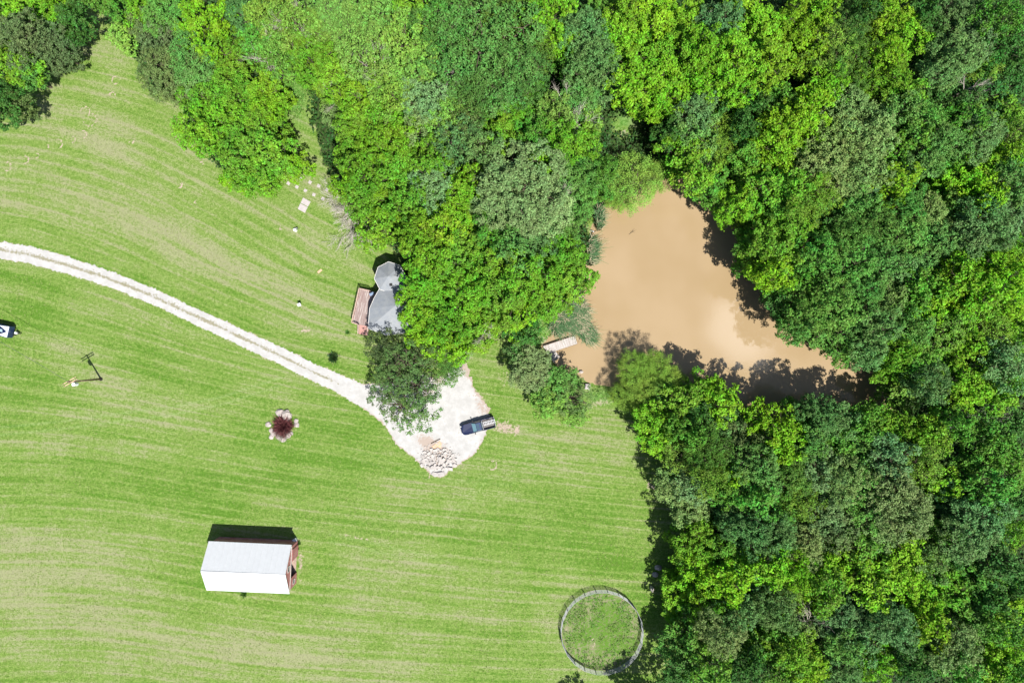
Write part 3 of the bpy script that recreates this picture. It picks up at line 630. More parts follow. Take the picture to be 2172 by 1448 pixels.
scatter_leaves('inlet_scrub', "thin pale scrub growing over the pond's narrow right end", 6500,
    lambda x, y: (gauss(x*PXM+1086, 724-y*PXM, 1885, 835, 50, 34) > .45) & (fb(x, y, .6, 21) > .45), (58, 76, -18, 0), 1.8, .15, (.10, .15, .06), 6)

# short grass tufts standing over the mown lawn
rng = np.random.RandomState(12); n = 130000
gxy_ = np.stack([rng.uniform(-93, 32, n), rng.uniform(-62, 60, n)], -1); gx2, gy2 = gxy_[:, 0], gxy_[:, 1]
kp = (np.minimum(sdf_poly(gx2, gy2, fW), sdf_poly(gx2, gy2, f2W)) > -.5) & (drive_sdf(gx2, gy2) > .15) & (pond_sdf(gx2, gy2) > 1) & (fb(gx2, gy2, .35, 50)+rng.rand(n)*.5 > .6)
kp &= ~((np.abs(gx2-bx0) < 7.2) & (np.abs(gy2-by0) < 4.4))
gxy_ = gxy_[kp]; nn = len(gxy_); Nn = unit(rng.normal(size=(nn, 3))*.45+[0, 0, 1])
V, F = quads(np.column_stack([gxy_, rng.uniform(.015, .05, nn)]), Nn, rng.uniform(.07, .17, nn), rng, .4)
gm = Mat('grass_blade', .8, .15); rn = gm.n('NewGeometry').outputs['Random Per Island']
gm.color(gm.mix(gm.ramp(rn, .2, .8), (.105, .180, .026), (.200, .238, .085)))
tag(obj('grass', np_mesh('grass', V, F, gm.m)), 'short mown grass tufts across the open lawn', 'grass', kind='stuff')

# ---------------------------------------------------------------- reeds
def reeds(name, label, px, py, rx, ry, n, lean, seed):
    rng = np.random.RandomState(seed); V = []; F = []
    cx, cy = P(px, py)
    for i in range(n):
        a = rng.rand()*6.28; q = math.sqrt(rng.rand()); x = cx+q*math.cos(a)*rx/PXM; y = cy+q*math.sin(a)*ry/PXM
        L_ = rng.uniform(1.2, 2.5); d = np.array([lean[0], lean[1]])+rng.normal(size=2)*.35; z0 = -.25
        p0 = np.array([x, y, z0]); p1 = p0+np.array([d[0]*.25*L_, d[1]*.25*L_, L_*.75]); p2 = p0+np.array([d[0]*L_*.85, d[1]*L_*.85, L_*.85])
        s = unit(np.cross([d[0], d[1], .1], [0, 0, 1.]))*rng.uniform(.025, .05); k = len(V)
        V += [p0-s, p0+s, p1-s, p1+s, p2-s*.3, p2+s*.3]; F += [(k, k+1, k+3, k+2), (k+2, k+3, k+5, k+4)]
    return np_mesh(name, np.array(V), np.array(F))
m = Mat('reed', .7, .2); rn = m.n('NewGeometry').outputs['Random Per Island']; p = m.pos()
q = m.math('ADD', rn, m.math('MULTIPLY_ADD', m.noise(p, .5, 2), 1.6, -.8))
m.color(m.mix(m.ramp(q, .62, .8), (.065, .14, .055), (.34, .30, .20))); M['reed'] = m.m
for (nm, lb, px, py, rx, ry, n, ln) in [
    ('reeds', 'big clump of green and tan reeds beside the dock', 1214, 668, 27, 38, 3800, (.45, -.25)), ('reeds', 'reeds leaning over the water at the far tip of the dock', 1244, 706, 15, 18, 700, (.5, -.4)),
    ('reeds', 'narrow fringe of reeds on the left shore halfway up the pond', 1250, 535, 8, 30, 700, (.6, .1)), ('reeds', "thin dry reeds at the pond's upper left shore", 1268, 468, 9, 24, 350, (.3, .2)),
    ('reeds', 'dry brown reeds between weeds and the green reed clump', 1182, 684, 15, 28, 1200, (.2, -.2))]:
    me = reeds(nm, lb, px, py, rx, ry, n, ln, int(px)); me.materials.append(M['reed']); tag(obj(nm, me), lb, 'reeds', kind='stuff')

# ---------------------------------------------------------------- dead trees and limbs
def dead(name, label, cat, base, segs, mat='dead_bark', group=None):
    v_, f_ = tube_net(segs, 4); o = obj(name, np_mesh(name, v_, f_, M[mat], True), None, (base[0], base[1], 0)); return tag(o, label, cat, group)
for (px, py, h, r, lb) in [(1528,1398,12,2.4,'pale leafless tree near the bottom, right of the round pen'),(2040,932,14,2.6,"bare grey limbs below the pond's right end"),(1470,878,10,2.6,'bare twisted limbs at the wood edge below the pond'),
    (948,172,13,2.0,'small bare grey crown just below the broad feathery crown'),(1205,215,13,2.4,'bare grey branches left of the small clearing, upper one'),(1225,255,12,2.4,'bare grey branches left of the small clearing, lower one'),
    (795,135,14,2.8,'thick pale limb showing at the top, left of the feathery crown'),(625,42,14,3.0,'long pale limbs in the lime-green crown at the top'),(560,100,13,2.6,'thin pale branches above the clump jutting into the lawn'),
    (1740,1340,13,2.6,'pale leaning stems in the dark gap, lower right woods'),(1598,395,12,1.8,'bare grey twigs near the top right shore of the pond'),(1190,425,12,2.0,'bare grey twigs in the sage tree left of the pond'),
    (2065,180,14,1.6,'single pale stick above the dark gap, top right'),(1490,50,13,1.8,'grey bare twigs at the top above the pond'),(1025,905-200,11,1.6,'grey bare twigs in the crown beside the house'),(1880,1420,13,2.0,'bare twigs near the bottom edge, right of centre'),(2110,880,12,2.2,'bare limbs in the dark gap beyond the pond at the right edge'),(700,205,9,1.8,'thin grey branches beside the rough grassy gap'),(1590,1010,13,1.8,'grey bare twigs in the woods right of the lower lawn'),(1790,925,12,1.8,'bare twigs in the trees just below the pond')]:
    rng = np.random.RandomState(int(px+py)); segs = []; x, y = P(px, py, h)
    segs.append(((0, 0, -.2), (0, 0, h*.62), .22, .15))
    for k in range(4):
        a = rng.rand()*6.28; branch(segs, (0, 0, h*.6), (math.cos(a)*.9, math.sin(a)*.9, .95), r*1.15, .085, 2, rng, .6, .25)
    zz = max(max(s[0][2], s[1][2]) for s in segs); f = (h+.6)/zz
    segs = [((a[0], a[1], a[2]*f), (b[0], b[1], b[2]*f), c, d) for a, b, c, d in segs]
    dead('dead_tree', lb, 'dead tree', (x, y), segs, group='leafless trees in the woods')
rng = np.random.RandomState(77); segs = []
x0, y0 = P(800, 440)
for k in range(8):
    a = R(180+rng.uniform(-8, 78)); z = rng.uniform(1.5, 3.2)
    branch(segs, (rng.uniform(-2.5, 0), rng.uniform(-1.0, 1.6), z), (math.cos(a), math.sin(a), -.30), rng.uniform(3.4, 5.2), .05, 3, rng, .5, -.12, 3)
segs = [(np.array([a[0], a[1], max(a[2], .06)]), np.array([b[0], b[1], max(b[2], .06)]), max(c, .014), max(d, .012)) for a, b, c, d in segs]
segs.append(((0, 0, 0), (-.5, .3, 2.6), .2, .14))
M['grey_twig'] = simple('grey_twig', (.46, .43, .38), .9, .2, .3, 4, bump=0)
dead('dead_branches', 'sprawling leafless grey branches drooping onto the lawn beside the square pads', 'branches', (x0, y0), segs, 'grey_twig')
rng = np.random.RandomState(5); segs = []; x, y = P(1333, 498); branch(segs, (0, 0, -.2), (.8, .6, .05), 1.0, .04, 1, rng)
dead('floating_stick', 'small dark stick floating in the open pond water', 'stick', (x, y), segs, 'bark')

# ---------------------------------------------------------------- barn
def lerp(a, b, t): return (a[0]+(b[0]-a[0])*t, a[1]+(b[1]-a[1])*t)
bx, by = bx0, by0; ang = math.atan2(-0.62, 14.0)
barn = thing('barn', 'red wooden barn with a white metal gable roof on the lower lawn', 'barn', (bx, by, 0), ang)
LX, WY, EH, RH = 7.05, 4.12, 4.05, 6.7       # roof half sizes
wx, wy = LX-.12, WY-.35; eh = EH+.1
s = MB(); s.box(-wx, -wy, -.1, wx-.15, -wy+.15, eh); s.box(-wx, wy-.15, -.1, wx-.15, wy, eh); s.box(-wx, -wy+.15, -.1, -wx+.15, wy-.15, eh)
for y0_, y1_, z0_, z1_ in ((-wy, -1.85, -.1, eh), (1.05, wy, -.1, eh), (-1.85, 1.05, 3.3, eh)): s.box(wx-.15, y0_, z0_, wx, y1_, z1_)
gz = eh+(RH-EH)*wy/WY*1.0-.12
for sx in (-1, 1):
    xa, xb = (wx-.15, wx) if sx > 0 else (-wx, -wx+.15)
    s.hexa([(xa, -wy, eh+.002), (xa, wy, eh+.002), (xa, 0, gz)], [(xb, -wy, eh+.002), (xb, wy, eh+.002), (xb, 0, gz)])
m = Mat('barn_red', .8, .2); v = m.local(); sp_ = m.n('SeparateXYZ'); m.put(sp_.inputs[0], v)
fr = m.math('FRACT', m.math('MULTIPLY', m.math('ADD', sp_.outputs[0], sp_.outputs[1]), 3.3)); g_ = m.math('GREATER_THAN', fr, .12)
c = m.mix(m.ramp(m.noise(v, 1.5, 4), .3, .7), (.38, .14, .14), (.50, .25, .25)); m.color(m.mix(g_, (.16, .04, .04), c)); m.bump(g_, .4, .02)
s.build('wall', m.m, barn)
def roof_side(sgn, nm):
    s = MB(); a = sgn*(WY+.05); k = .10
    s.hexa([(-LX, 0, RH-k), (LX, 0, RH-k), (LX, a, EH-k), (-LX, a, EH-k)], [(-LX, 0, RH), (LX, 0, RH), (LX, a, EH), (-LX, a, EH)])
    n = 15
    for i in range(n+1):
        x = -LX+.03+i*(2*LX-.06)/n; s.bar((x, sgn*.1, RH-.035), (x, a*.998, EH+.028), .05, .05)
    return s.build(nm, M['white_metal'], barn)
roof_side(1, 'roof_slope'); roof_side(-1, 'roof_slope')
MB().tube((-LX-.01, 0, RH+.0), (LX+.01, 0, RH-.02), .06).build('ridge_cap', M['white_metal'], barn, smooth=True)
s = MB(); s.box(wx+.002, -wy, 3.5, wx+.04, wy, 3.72); s.build('trim_band', M['trim_white'], barn)
for yy, z0_, z1_, ww in ((-2.9, 1.2, 2.1, .75), (2.35, .9, 1.9, .8), (.25, 4.35, 5.25, .9)):
    s = MB(); s.box(wx+.002, yy-ww/2, z0_, wx+.03, yy+ww/2, z1_); wi = s.build('window', M['dark'], barn)
    s = MB()
    for a in (-1, 1): s.box(wx+.031, yy+a*ww/2-.05, z0_, wx+.06, yy+a*ww/2+.05, z1_); 
    s.box(wx+.031, yy-ww/2+.05, z1_-.05, wx+.06, yy+ww/2-.05, z1_+.04); s.box(wx+.031, yy-ww/2+.05, z0_-.04, wx+.06, yy+ww/2-.05, z0_+.05); s.build('frame', M['trim_white'], wi)
s = MB(); s.box(wx+.06, 1.1, .15, wx+.12, 2.0+2.0-.9, 3.4)
d = s.build('sliding_door', m.m, barn)
MB().box(-wx+.15, -wy+.15, .02, wx-.16, wy-.15, .06).build('floor', simple('barn_floor', (.30, .22, .18), .9), barn)
# hay spread before the door, box and plants by the corner
x, y = P(630, 1141); t = thing('utility_box', 'small white metal box beside the upper right corner of the barn', 'box', (x, y, 0), .5)
MB().box(-.3, -.25, .05, .3, .25, .7).build('cabinet', M['white_plastic'], t, .03); MB().box(-.34, -.29, .7, .34, .29, .76).build('lid', M['white_plastic'], t); MB().box(-.32, -.27, -.02, .32, .27, .05).build('base', M['slab'], t)
def blade_bush(name, label, cat, px, py, rad, hgt, n, mat, col, seed, wdt=.05, group=None):
    rng = np.random.RandomState(seed); x, y = P(px, py, hgt*.5); V = []; F = []
    for i in range(n):
        a = rng.rand()*6.28; e = rng.uniform(.15, 1.45); L_ = rng.uniform(.5, 1)*math.hypot(rad*math.cos(e), hgt*math.sin(e)); d = np.array([math.cos(a)*math.cos(e), math.sin(a)*math.cos(e), math.sin(e)])
        p0 = d*L_*rng.uniform(.1, .6)+[rng.normal()*.1*rad, rng.normal()*.1*rad, 0]; p1 = p0+d*L_*.5+rng.normal(size=3)*.05; p0[2] = max(p0[2], .02); p1[2] = max(p1[2], .05)
        s_ = unit(np.cross(d, rng.normal(size=3)))*rng.uniform(.5, 1)*wdt; k = len(V); mid = (p0+p1)/2
        V += [p0, mid+s_, p1, mid-s_]; F.append((k, k+1, k+2, k+3))
    o = obj(name, np_mesh(name, np.array(V), np.array(F), M[mat]), None, (x, y, 0)); o.color = (*col, 1)
    return tag(o, label, cat, group)
blade_bush('plant', 'leafy green plant against the lower long side of the barn', 'plant', 520, 1257, .9, .5, 260, 'leaf', (.07, .18, .03), 3, .08)
blade_bush('plant', 'small green plant beside the white box at the barn corner', 'plant', 635, 1150, .55, .7, 160, 'leaf', (.06, .15, .03), 4, .08)
blade_bush('plant', 'small green plant under the barn window near its upper corner', 'plant', 633, 1161, .4, .6, 120, 'leaf', (.05, .13, .03), 5, .07)
blade_bush('plant', 'small bright plant beside the bottom of the deck steps', 'plant', 739, 705, .65, .4, 160, 'leaf', (.08, .19, .03), 6, .08)

# ---------------------------------------------------------------- house with octagonal tower and deck
def Z1(zx, zy, h): return P(720+zx/5.43, 520+zy/5.43, h)
house = thing('house', 'grey shingled house with octagonal turret, half hidden under the trees', 'house', (0, 0, 0))
def off(poly, c, k): return [(c[0]+(x-c[0])*k, c[1]+(y-c[1])*k) for x, y in poly]
def fan_roof(nm, poly, apex, eh, mat, par, th=.16):
    s = MB(); n = len(poly); c = apex
    for i in range(n):
        a, b = poly[i], poly[(i+1) % n]
        s.poly([(a[0], a[1], eh), (b[0], b[1], eh), c]); s.poly([(a[0], a[1], eh), (a[0], a[1], eh-th), (b[0], b[1], eh-th), (b[0], b[1], eh)])
    s.poly([(x, y, eh-th) for x, y in poly][::-1])
    return s.build(nm, mat, par)
oc = Z1(590, 375, 4.5); orad = 178/5.43/PXM*(H-4.5)/H
octo = [(oc[0]+orad*math.cos(R(a)), oc[1]+orad*math.sin(R(a))) for a in [95+45*i for i in range(8)]]
EO = 4.6
fan_roof('turret_roof', octo, (oc[0], oc[1], EO+1.7), EO, M['shingle'], house)
MB().prism(off(octo, oc, .86), -.1, EO-.17).build('turret_wall', M['siding'], house)
main = [Z1(*q, 4.2) for q in ((470, 505), (410, 610), (358, 730), (340, 960), (550, 1035), (800, 1010), (1000, 860), (1010, 640), (820, 480), (640, 430))]
mc = Z1(660, 700, 5.5)
fan_roof('main_roof', main, (mc[0], mc[1], 6.4), 4.2, M['shingle'], house)
MB().prism(off(main, mc, .92), -.1, 4.03).build('main_wall', M['siding'], house)
s = MB(); n = len(octo)
for poly, e in ((octo, EO), (main, 4.2)):
    for i in range(len(poly)):
        a, b = poly[i], poly[(i+1) % len(poly)]; s.bar((a[0], a[1], e-.06), (b[0], b[1], e-.06), .12, .12)
s.build('gutter', M['trim_white'], house)
vx, vy = Z1(600, 460, 5.6); MB().box(vx-.22, vy-.2, 4.9, vx+.22, vy+.2, 5.75).build('roof_vent', M['dark'], house, .03)
gx_, gy_ = Z1(545, 470, 5.4)
for k, (a, b) in enumerate(((main[1], main[2]), (main[2], main[3]), (octo[1], octo[2]), (octo[2], octo[3]))):
    c0 = mc if k < 2 else oc; kk = .925 if k < 2 else .865
    a = off([a], c0, kk)[0]; b = off([b], c0, kk)[0]; p1, p2 = lerp(a, b, .25), lerp(a, b, .75)
    wdw = MB().bar((*p1, 2.4), (*p2, 2.4), .08, 1.2).build('window', M['glass'], house)
# deck
DH = 1.25
dpoly = [Z1(*q, DH) for q in ((250, 505), (440, 548), (420, 620), (362, 735), (345, 935), (235, 915), (165, 890))]
dk = thing('deck', 'reddish timber deck with railing and steps along the house', 'deck', (dpoly[0][0], dpoly[0][1], 0), 0)
d0 = dpoly[0]; dl = [(x-d0[0], y-d0[1]) for x, y in dpoly]; rot = math.atan2(dl[6][1], dl[6][0])+math.pi/2
dk.rotation_euler.z = rot; cr, sr = math.cos(-rot), math.sin(-rot); dl = [(x*cr-y*sr, x*sr+y*cr) for x, y in dl]
MB().prism(dl, DH-.12, DH).build('deck_floor', M['deck'], dk)
s = MB()
for x, y in off(dl, (sum(q[0] for q in dl)/7, sum(q[1] for q in dl)/7), .93): s.box(x-.08, y-.08, -.05, x+.08, y+.08, DH-.12)
s.build('support_posts', M['pole_wood'], dk)
def railing(a, b, h0, h1, par, zt=.95):
    s = MB(); n = max(2, int(math.dist(a, b)/1.4)+1)
    for i in range(n): p = lerp(a, b, i/(n-1)); z = h0+(h1-h0)*i/(n-1); s.box(p[0]-.05, p[1]-.05, z, p[0]+.05, p[1]+.05, z+zt)
    s.bar((*a, h0+zt+.03), (*b, h1+zt+.03), .14, .05); s.bar((*a, h0+.12), (*b, h1+.12), .05, .05); s.bar((*a, h0+.5), (*b, h1+.5), .03, .04)
    k = int(math.dist(a, b)/.16)
    for i in range(1, k): p = lerp(a, b, i/k); z = h0+(h1-h0)*i/k; s.bar((*p, z+.12), (*p, z+zt), .03)
    return s.build('railing', M['rail'], par)
M['rail'] = simple('rail', (.42, .30, .26), .8, .2, .2)
railing(dl[0], dl[6], DH, DH, dk); railing(dl[6], dl[5], DH, DH, dk); railing(dl[0], lerp(dl[0], dl[1], .62), DH, DH, dk)
a5, a4 = dl[5], dl[4]; st_dir = unit(np.array([-(a4[1]-a5[1]), a4[0]-a5[0]])); st_dir = -st_dir if st_dir[1] > 0 else st_dir
s = MB(); a5s = lerp(a5, a4, .03)
for i in range(6):
    z = DH-(i+1)*.19; q0 = st_dir*(i*.27+.01); q1 = st_dir*((i+1)*.27+.03)
    s.hexa([(a5s[0]+q0[0], a5s[1]+q0[1], z-.06), (a4[0]+q0[0], a4[1]+q0[1], z-.06), (a4[0]+q1[0], a4[1]+q1[1], z-.06), (a5s[0]+q1[0], a5s[1]+q1[1], z-.06)],
           [(a5s[0]+q0[0], a5s[1]+q0[1], z), (a4[0]+q0[0], a4[1]+q0[1], z), (a4[0]+q1[0], a4[1]+q1[1], z), (a5s[0]+q1[0], a5s[1]+q1[1], z)])
s.build('steps', M['step'] if 'step' in M else simple('step', (.36, .20, .18), .8), dk)
for q in (a5s, a4): e = (q[0]+st_dir[0]*1.6, q[1]+st_dir[1]*1.6); railing(q, e, DH, .1, dk)
gxy = Z1(383, 565, 2); g = thing('grill', 'small blue-grey covered grill in the shade on the deck', 'grill', (gxy[0], gxy[1], DH), .4)
MB().box(-.4, -.25, .7, .4, .25, 1.05).build('hood', simple('grill_cover', (.16, .22, .32), .5), g, .08)
s = MB()
for a in (-.33, .33):
    for b in (-.2, .2): s.tube((a, b, 0), (a, b, .7), .025)
s.build('legs', M['dark'], g)

# ---------------------------------------------------------------- pickup truck
tx, ty = P(1014, 902.5, .8); trk = thing('pickup_truck', 'dark navy pickup truck parked on the white gravel', 'pickup truck', (tx, ty, 0), R(195))
s = MB()
def plan(xs_, z, k=1.0): return [(x, y*k, z) for x, y in xs_]
outl = [(2.95, -.45), (2.95, .45), (2.80, .78), (2.45, .95), (1.2, .99), (-2.85, .98), (-2.92, .93), (-2.92, -.93), (-2.85, -.98), (1.2, -.99), (2.45, -.95), (2.80, -.78)]
nose = [(2.86, -.42), (2.86, .42), (2.70, .70), (2.35, .86), (1.15, .92), (-.78, .93), (-.80, .93), (-.80, -.93), (-.78, -.93), (1.15, -.92), (2.35, -.86), (2.70, -.70)]
rocker = [(x*.985, y*.96) for x, y in outl]
zz = lambda x: 1.10-.04*max(0, x-1.2)-.10*max(0, x-2.3)
front = [(x, y) for x, y in outl]; fr2 = [(min(2.95, max(-.80, x)), y) for x, y in outl]
s.hexa([(x, y*.97, .42) for x, y in fr2], [(x, y, .92) for x, y in fr2])
s.hexa([(x, y, .921) for x, y in fr2], [(x, y, zz(x)) for x, y in nose])
s.build('body', M['navy'], trk, .025, smooth=False)
# cargo bed with open top
s = MB()
for y0_, y1_ in ((-.98, -.86), (.86, .98)): s.box(-2.90, y0_, .42, -.805, y1_, 1.14)
s.box(-.93, -.86, .42, -.81, .86, 1.14); s.build('bed_side', M['navy'], trk, .015)
MB().box(-2.86, -.855, .50, -.935, .855, .60).build('bed_floor', M['grey_bed'], trk)
MB().box(-2.96, -.95, .5, -2.905, .95, 1.12).build('tailgate', M['navy'], trk, .02)
s = MB(); cb_ = [(.95, -.86), (.95, .86), (-.79, .88), (-.79, -.88)]; ct = [(.18, -.66), (.18, .66), (-.62, .68), (-.62, -.68)]
s.hexa([(x, y, 1.08) for x, y in cb_], [(x, y, 1.76) for x, y in ct]); s.build('cab', M['navy'], trk, .04)
MB().box(-.62, -.66, 1.765, .20, .66, 1.82).build('roof_panel', M['navy_paint'], trk, .02)
s = MB(); s.box(-.30, -.5, 1.822, .10, -.04, 1.832); s.box(-.30, .04, 1.822, .10, .5, 1.832); s.build('sunroof', M['glass'], trk)
def pane(nm, a, b, c, d_, out, mat):
    pts = [Vector(q) for q in (a, b, c, d_)]; o_ = Vector(out)*.03; s = MB(); s.hexa([tuple(q-o_*.3) for q in pts], [tuple(q+o_) for q in pts]); return s.build(nm, mat, trk)
pane('windshield', (.93, -.78, 1.12), (.93, .78, 1.12), (.26, .62, 1.72), (.26, -.62, 1.72), (.66, 0, .75), M['shield'])
pane('rear_window', (-.79, .7, 1.2), (-.79, -.7, 1.2), (-.66, -.58, 1.66), (-.66, .58, 1.66), (-1, 0, .25), M['glass'])
for sgn in (-1, 1):
    pane('side_window', (.70, sgn*.86, 1.2), (-.68, sgn*.88, 1.2), (-.56, sgn*.70, 1.68), (.14, sgn*.69, 1.68), (0, sgn, .3), M['glass'])
    mi = MB().box(.62, min(sgn*.97, sgn*1.22), 1.08, .78, max(sgn*.97, sgn*1.22), 1.30).build('wing_mirror', M['dark'], trk, .03)
    MB().box(2.80, min(sgn*.5, sgn*.76), .72, 2.93, max(sgn*.5, sgn*.76), .90).build('headlight', M['white_plastic'], trk, .02)
    MB().box(-2.98, min(sgn*.86, sgn*.975), .75, -2.90, max(sgn*.86, sgn*.975), 1.05).build('taillight', M['lamp_red'], trk, .01)
    for xw in (1.95, -1.95):
        wh = MB().tube((xw, sgn*.74, .39), (xw, sgn*1.0, .39), .39, n=20).build('wheel', M['rubber'], trk)
        MB().tube((xw, sgn*.99, .39), (xw, sgn*1.012, .39), .24, n=14).build('rim', M['chrome'], wh)
MB().box(2.92, -.8, .45, 3.04, .8, .66).build('bumper', M['chrome'], trk, .03); MB().box(-3.08, -.85, .42, -2.985, .85, .58).build('bumper', M['chrome'], trk, .02)
MB().box(2.93, -.42, .68, 2.975, .42, .9).build('grille', M['dark'], trk)
s = MB(); s.bar((-.84, -.8, 1.2), (-.84, .8, 1.2), .06)
for q in (-.6, -.2, .2, .6): s.box(-.88, q-.07, 1.23, -.72, q+.07, 1.30)
s.build('rack_bar', M['galv'], trk)
c_, s_ = math.cos(R(195)), math.sin(R(195))
lad = thing('ladder', 'pale metal ladder lying in the truck bed, sticking out over the tailgate', 'ladder', (tx-c_*2.1-s_*(-.15), ty-s_*2.1+c_*(-.15), 1.17), R(195))
s = MB(); s.bar((-1.1, -.24, 0), (1.1, -.24, 0), .05, .09); s.bar((-1.1, .24, 0), (1.1, .24, 0), .05, .09)
for i in range(8): s.tube((-1.0+i*.28, -.24, 0), (-1.0+i*.28, .24, 0), .03, n=6)
s.build('frame', M['white_plastic'], lad)

# ---------------------------------------------------------------- covered trailer at the left edge
ax, ay = P(27, 692.5, 1.7); bx_, by_ = P(21.5, 716.5, 1.7); ang = math.atan2(ay-by_, ax-bx_)-math.pi/2
trl = thing('trailer', 'navy and white trailer parked at the left edge of the lawn', 'trailer', ((ax+bx_)/2, (ay+by_)/2, 0), ang)
W2 = math.dist((ax, ay), (bx_, by_))/2; TL = 5.2
s = MB(); s.box(-TL, -W2, .45, 0, W2, 1.75); s.build('body', M['navy_paint'], trl, .05)
MB().box(-TL+.05, -W2+.06, 1.751, -.06, W2-.06, 1.775).build('roof', simple('trailer_white', (.55, .60, .66), .4, .4, .05), trl)
s = MB(); pts = [(-.38-i/10*2.0, (W2-.16)*math.sin(math.pi*(.02+i/10*.48))) for i in range(11)]+[(-TL+.2, W2-.16)]
s.prism(pts+[(x, -y) for x, y in pts[::-1]], 1.785, 1.797); s.build('dark_panel', M['navy'], trl)
s = MB(); s.box(-1.6, .06, 1.799, -1.1, .22, 1.806); s.box(-1.55, -.2, 1.799, -1.0, -.04, 1.806); s.box(-2.6, -.1, 1.799, -2.2, .12, 1.806); s.build('roof_marking', simple('marking', (.4, .55, .6), .5), trl)
for sg in (-1, 1):
    s = MB(); pts = [(-.15-i/8*3.0, sg*(W2-.05-.20*math.sin(math.pi*i/16))) for i in range(9)]
    s.prism(pts+[(-3.1, sg*(W2-.02)), (-.15, sg*(W2-.02))][::1], 1.7765, 1.783); s.build('side_stripe', M['navy'], trl)
s = MB(); s.bar((0, W2*.6, .5), (1.0, 0, .5), .1); s.bar((0, -W2*.6, .5), (1.0, 0, .5), .1); s.bar((.9, 0, .5), (1.25, 0, .5), .12); s.build('tongue', M['dark'], trl)
MB().box(.35, -.17, .5, .85, .17, .85).build('battery_box', M['white_plastic'], trl, .04); MB().tube((.95, 0, 0), (.95, 0, 1.0), .04).build('jack', M['dark'], trl)
for sg in (-1, 1):
    wh = MB().tube((-2.6, sg*(W2-.25), .33), (-2.6, sg*(W2-.02), .33), .33, n=18).build('wheel', M['rubber'], trl)
    MB().tube((-2.6, sg*(W2-.02), .33), (-2.6, sg*(W2+.0), .33), .18, n=12).build('rim', M['chrome'], wh)

# ---------------------------------------------------------------- power pole
px0, py0 = P(219, 803); PH = 9.0
pole = thing('utility_pole', 'wooden power pole with double crossarm and grey transformer in the field', 'power pole', (px0, py0, 0))
MB().tube((0, 0, -.5), (0, 0, PH), .17, .11, 10).build('pole', M['pole_wood'], pole, smooth=True)
MB().tube((0, 0, 0), (0, 0, .25), .34, .25, 10).build('base_collar', M['dark'], pole)
ca = R(30); ux, uy = math.cos(ca), math.sin(ca)
for k, z in ((-.2, PH-.55), (.2, PH-.55)):
    ox, oy = -uy*k, ux*k
    MB().bar((-ux*1.25+ox, -uy*1.25+oy, z), (ux*1.25+ox, uy*1.25+oy, z), .11, .13).build('crossarm', M['arm_wood'], pole)
    for q in (-1.05, 0, 1.05): MB().tube((ux*q+ox, uy*q+oy, z+.06), (ux*q+ox, uy*q+oy, z+.26), .05, .035, 8).build('insulator', M['dark'], pole)
tr_ = MB(); tr_.tube((.05, -.48, PH-2.3), (.05, -.48, PH-1.35), .30, .30, 16); tr_.build('transformer', M['white_plastic'], pole, smooth=False)
MB().bar((.02, 0, PH-1.8), (.05, -.25, PH-1.8), .1).build('bracket', M['galv'], pole)
MB().tube((.05, -.48, PH-1.35), (.05, -.42, PH-1.1), .06, .04, 8).build('bushing', M['dark'], pole)
def cable(name, label, a, b, sag, r):
    segs = []; n = 14; pr = None
    for i in range(n+1):
        t = i/n; q = (a[0]+(b[0]-a[0])*t, a[1]+(b[1]-a[1])*t, a[2]+(b[2]-a[2])*t-sag*4*t*(1-t))
        if pr: segs.append((pr, q, r, r))
        pr = q
    v_, f_ = tube_net(segs, 5); return tag(obj(name, np_mesh(name, v_, f_, M['wire'], True)), label, 'cable', 'power lines from the pole')
M['wire'] = simple('wire', (.10, .10, .10), .5, .4, .1)
for q, lb in ((0, 'thin power line running from the pole to the left edge'),):
    cable('power_line', lb, (px0+ux*q, py0+uy*q, PH-.25), (px0-28, py0+15.7, PH-.2), .7, .028)
# ---------------------------------------------------------------- round pen
pn = thing('round_pen', 'round pen of grey metal rail panels at the bottom of the lawn', 'round pen', (*PEN_C, 0))
NP = 22
def pen_panel(a0, a1, gate=False):
    s = MB(); A = (PEN_R*math.cos(a0), PEN_R*math.sin(a0)); B = (PEN_R*math.cos(a1), PEN_R*math.sin(a1)); a = lerp(A, B, .015); b = lerp(A, B, .985)
    for z in (.25, .58, .92, 1.26, 1.6): s.tube((*a, z), (*b, z), .036, n=6)
    for t in (0, .5, 1): p = lerp(a, b, t); s.tube((*p, 0), (*p, 1.63), .04 if t != .5 else .025, n=6)
    return s
for i in range(NP): pen_panel(2*math.pi*i/NP, 2*math.pi*(i+1)/NP).build('panel', M['galv'], pn)

# ---------------------------------------------------------------- dock
e0, e1 = P(1218.5, 712, .5), P(1224, 729, .5); s0, s1 = P(1152, 734, .5), P(1164, 750, .5)
ang = math.atan2(e0[1]-s0[1], e0[0]-s0[0]); dock = thing('dock', 'grey plank fishing dock reaching into the muddy pond', 'dock', (*s0, 0), ang)
Ld = math.dist(e0, s0); Wd = 1.45
s = MB(); nP = int(Ld/.2)
for i in range(nP): s.box(i*.2+.008, -Wd, .42, i*.2+.192, 0, .47)
s.build('planks', M['dock'], dock)
s = MB(); s.box(0, -Wd-.06, .22, Ld, -Wd-.005, .46); s.box(0, .005, .22, Ld, .06, .46); s.box(Ld-.02, -Wd, .22, Ld+.05, 0, .46); s.build('edge_beams', M['pole_wood'], dock)
for i in range(4):
    for yy in (-Wd+.05, -.05): MB().tube((.9+i*(Ld-1.2)/3, yy, -1.3), (.9+i*(Ld-1.2)/3, yy, .41), .08).build('post', M['pole_wood'], dock)
r0, r1 = P(1163, 741, .5), P(1181, 762, .5)
gw = thing('gangway', 'shaded plank walkway running from the dock down the bank', 'walkway', (*r0, 0), math.atan2(r1[1]-r0[1], r1[0]-r0[0])); Lg = math.dist(r0, r1)
s = MB()
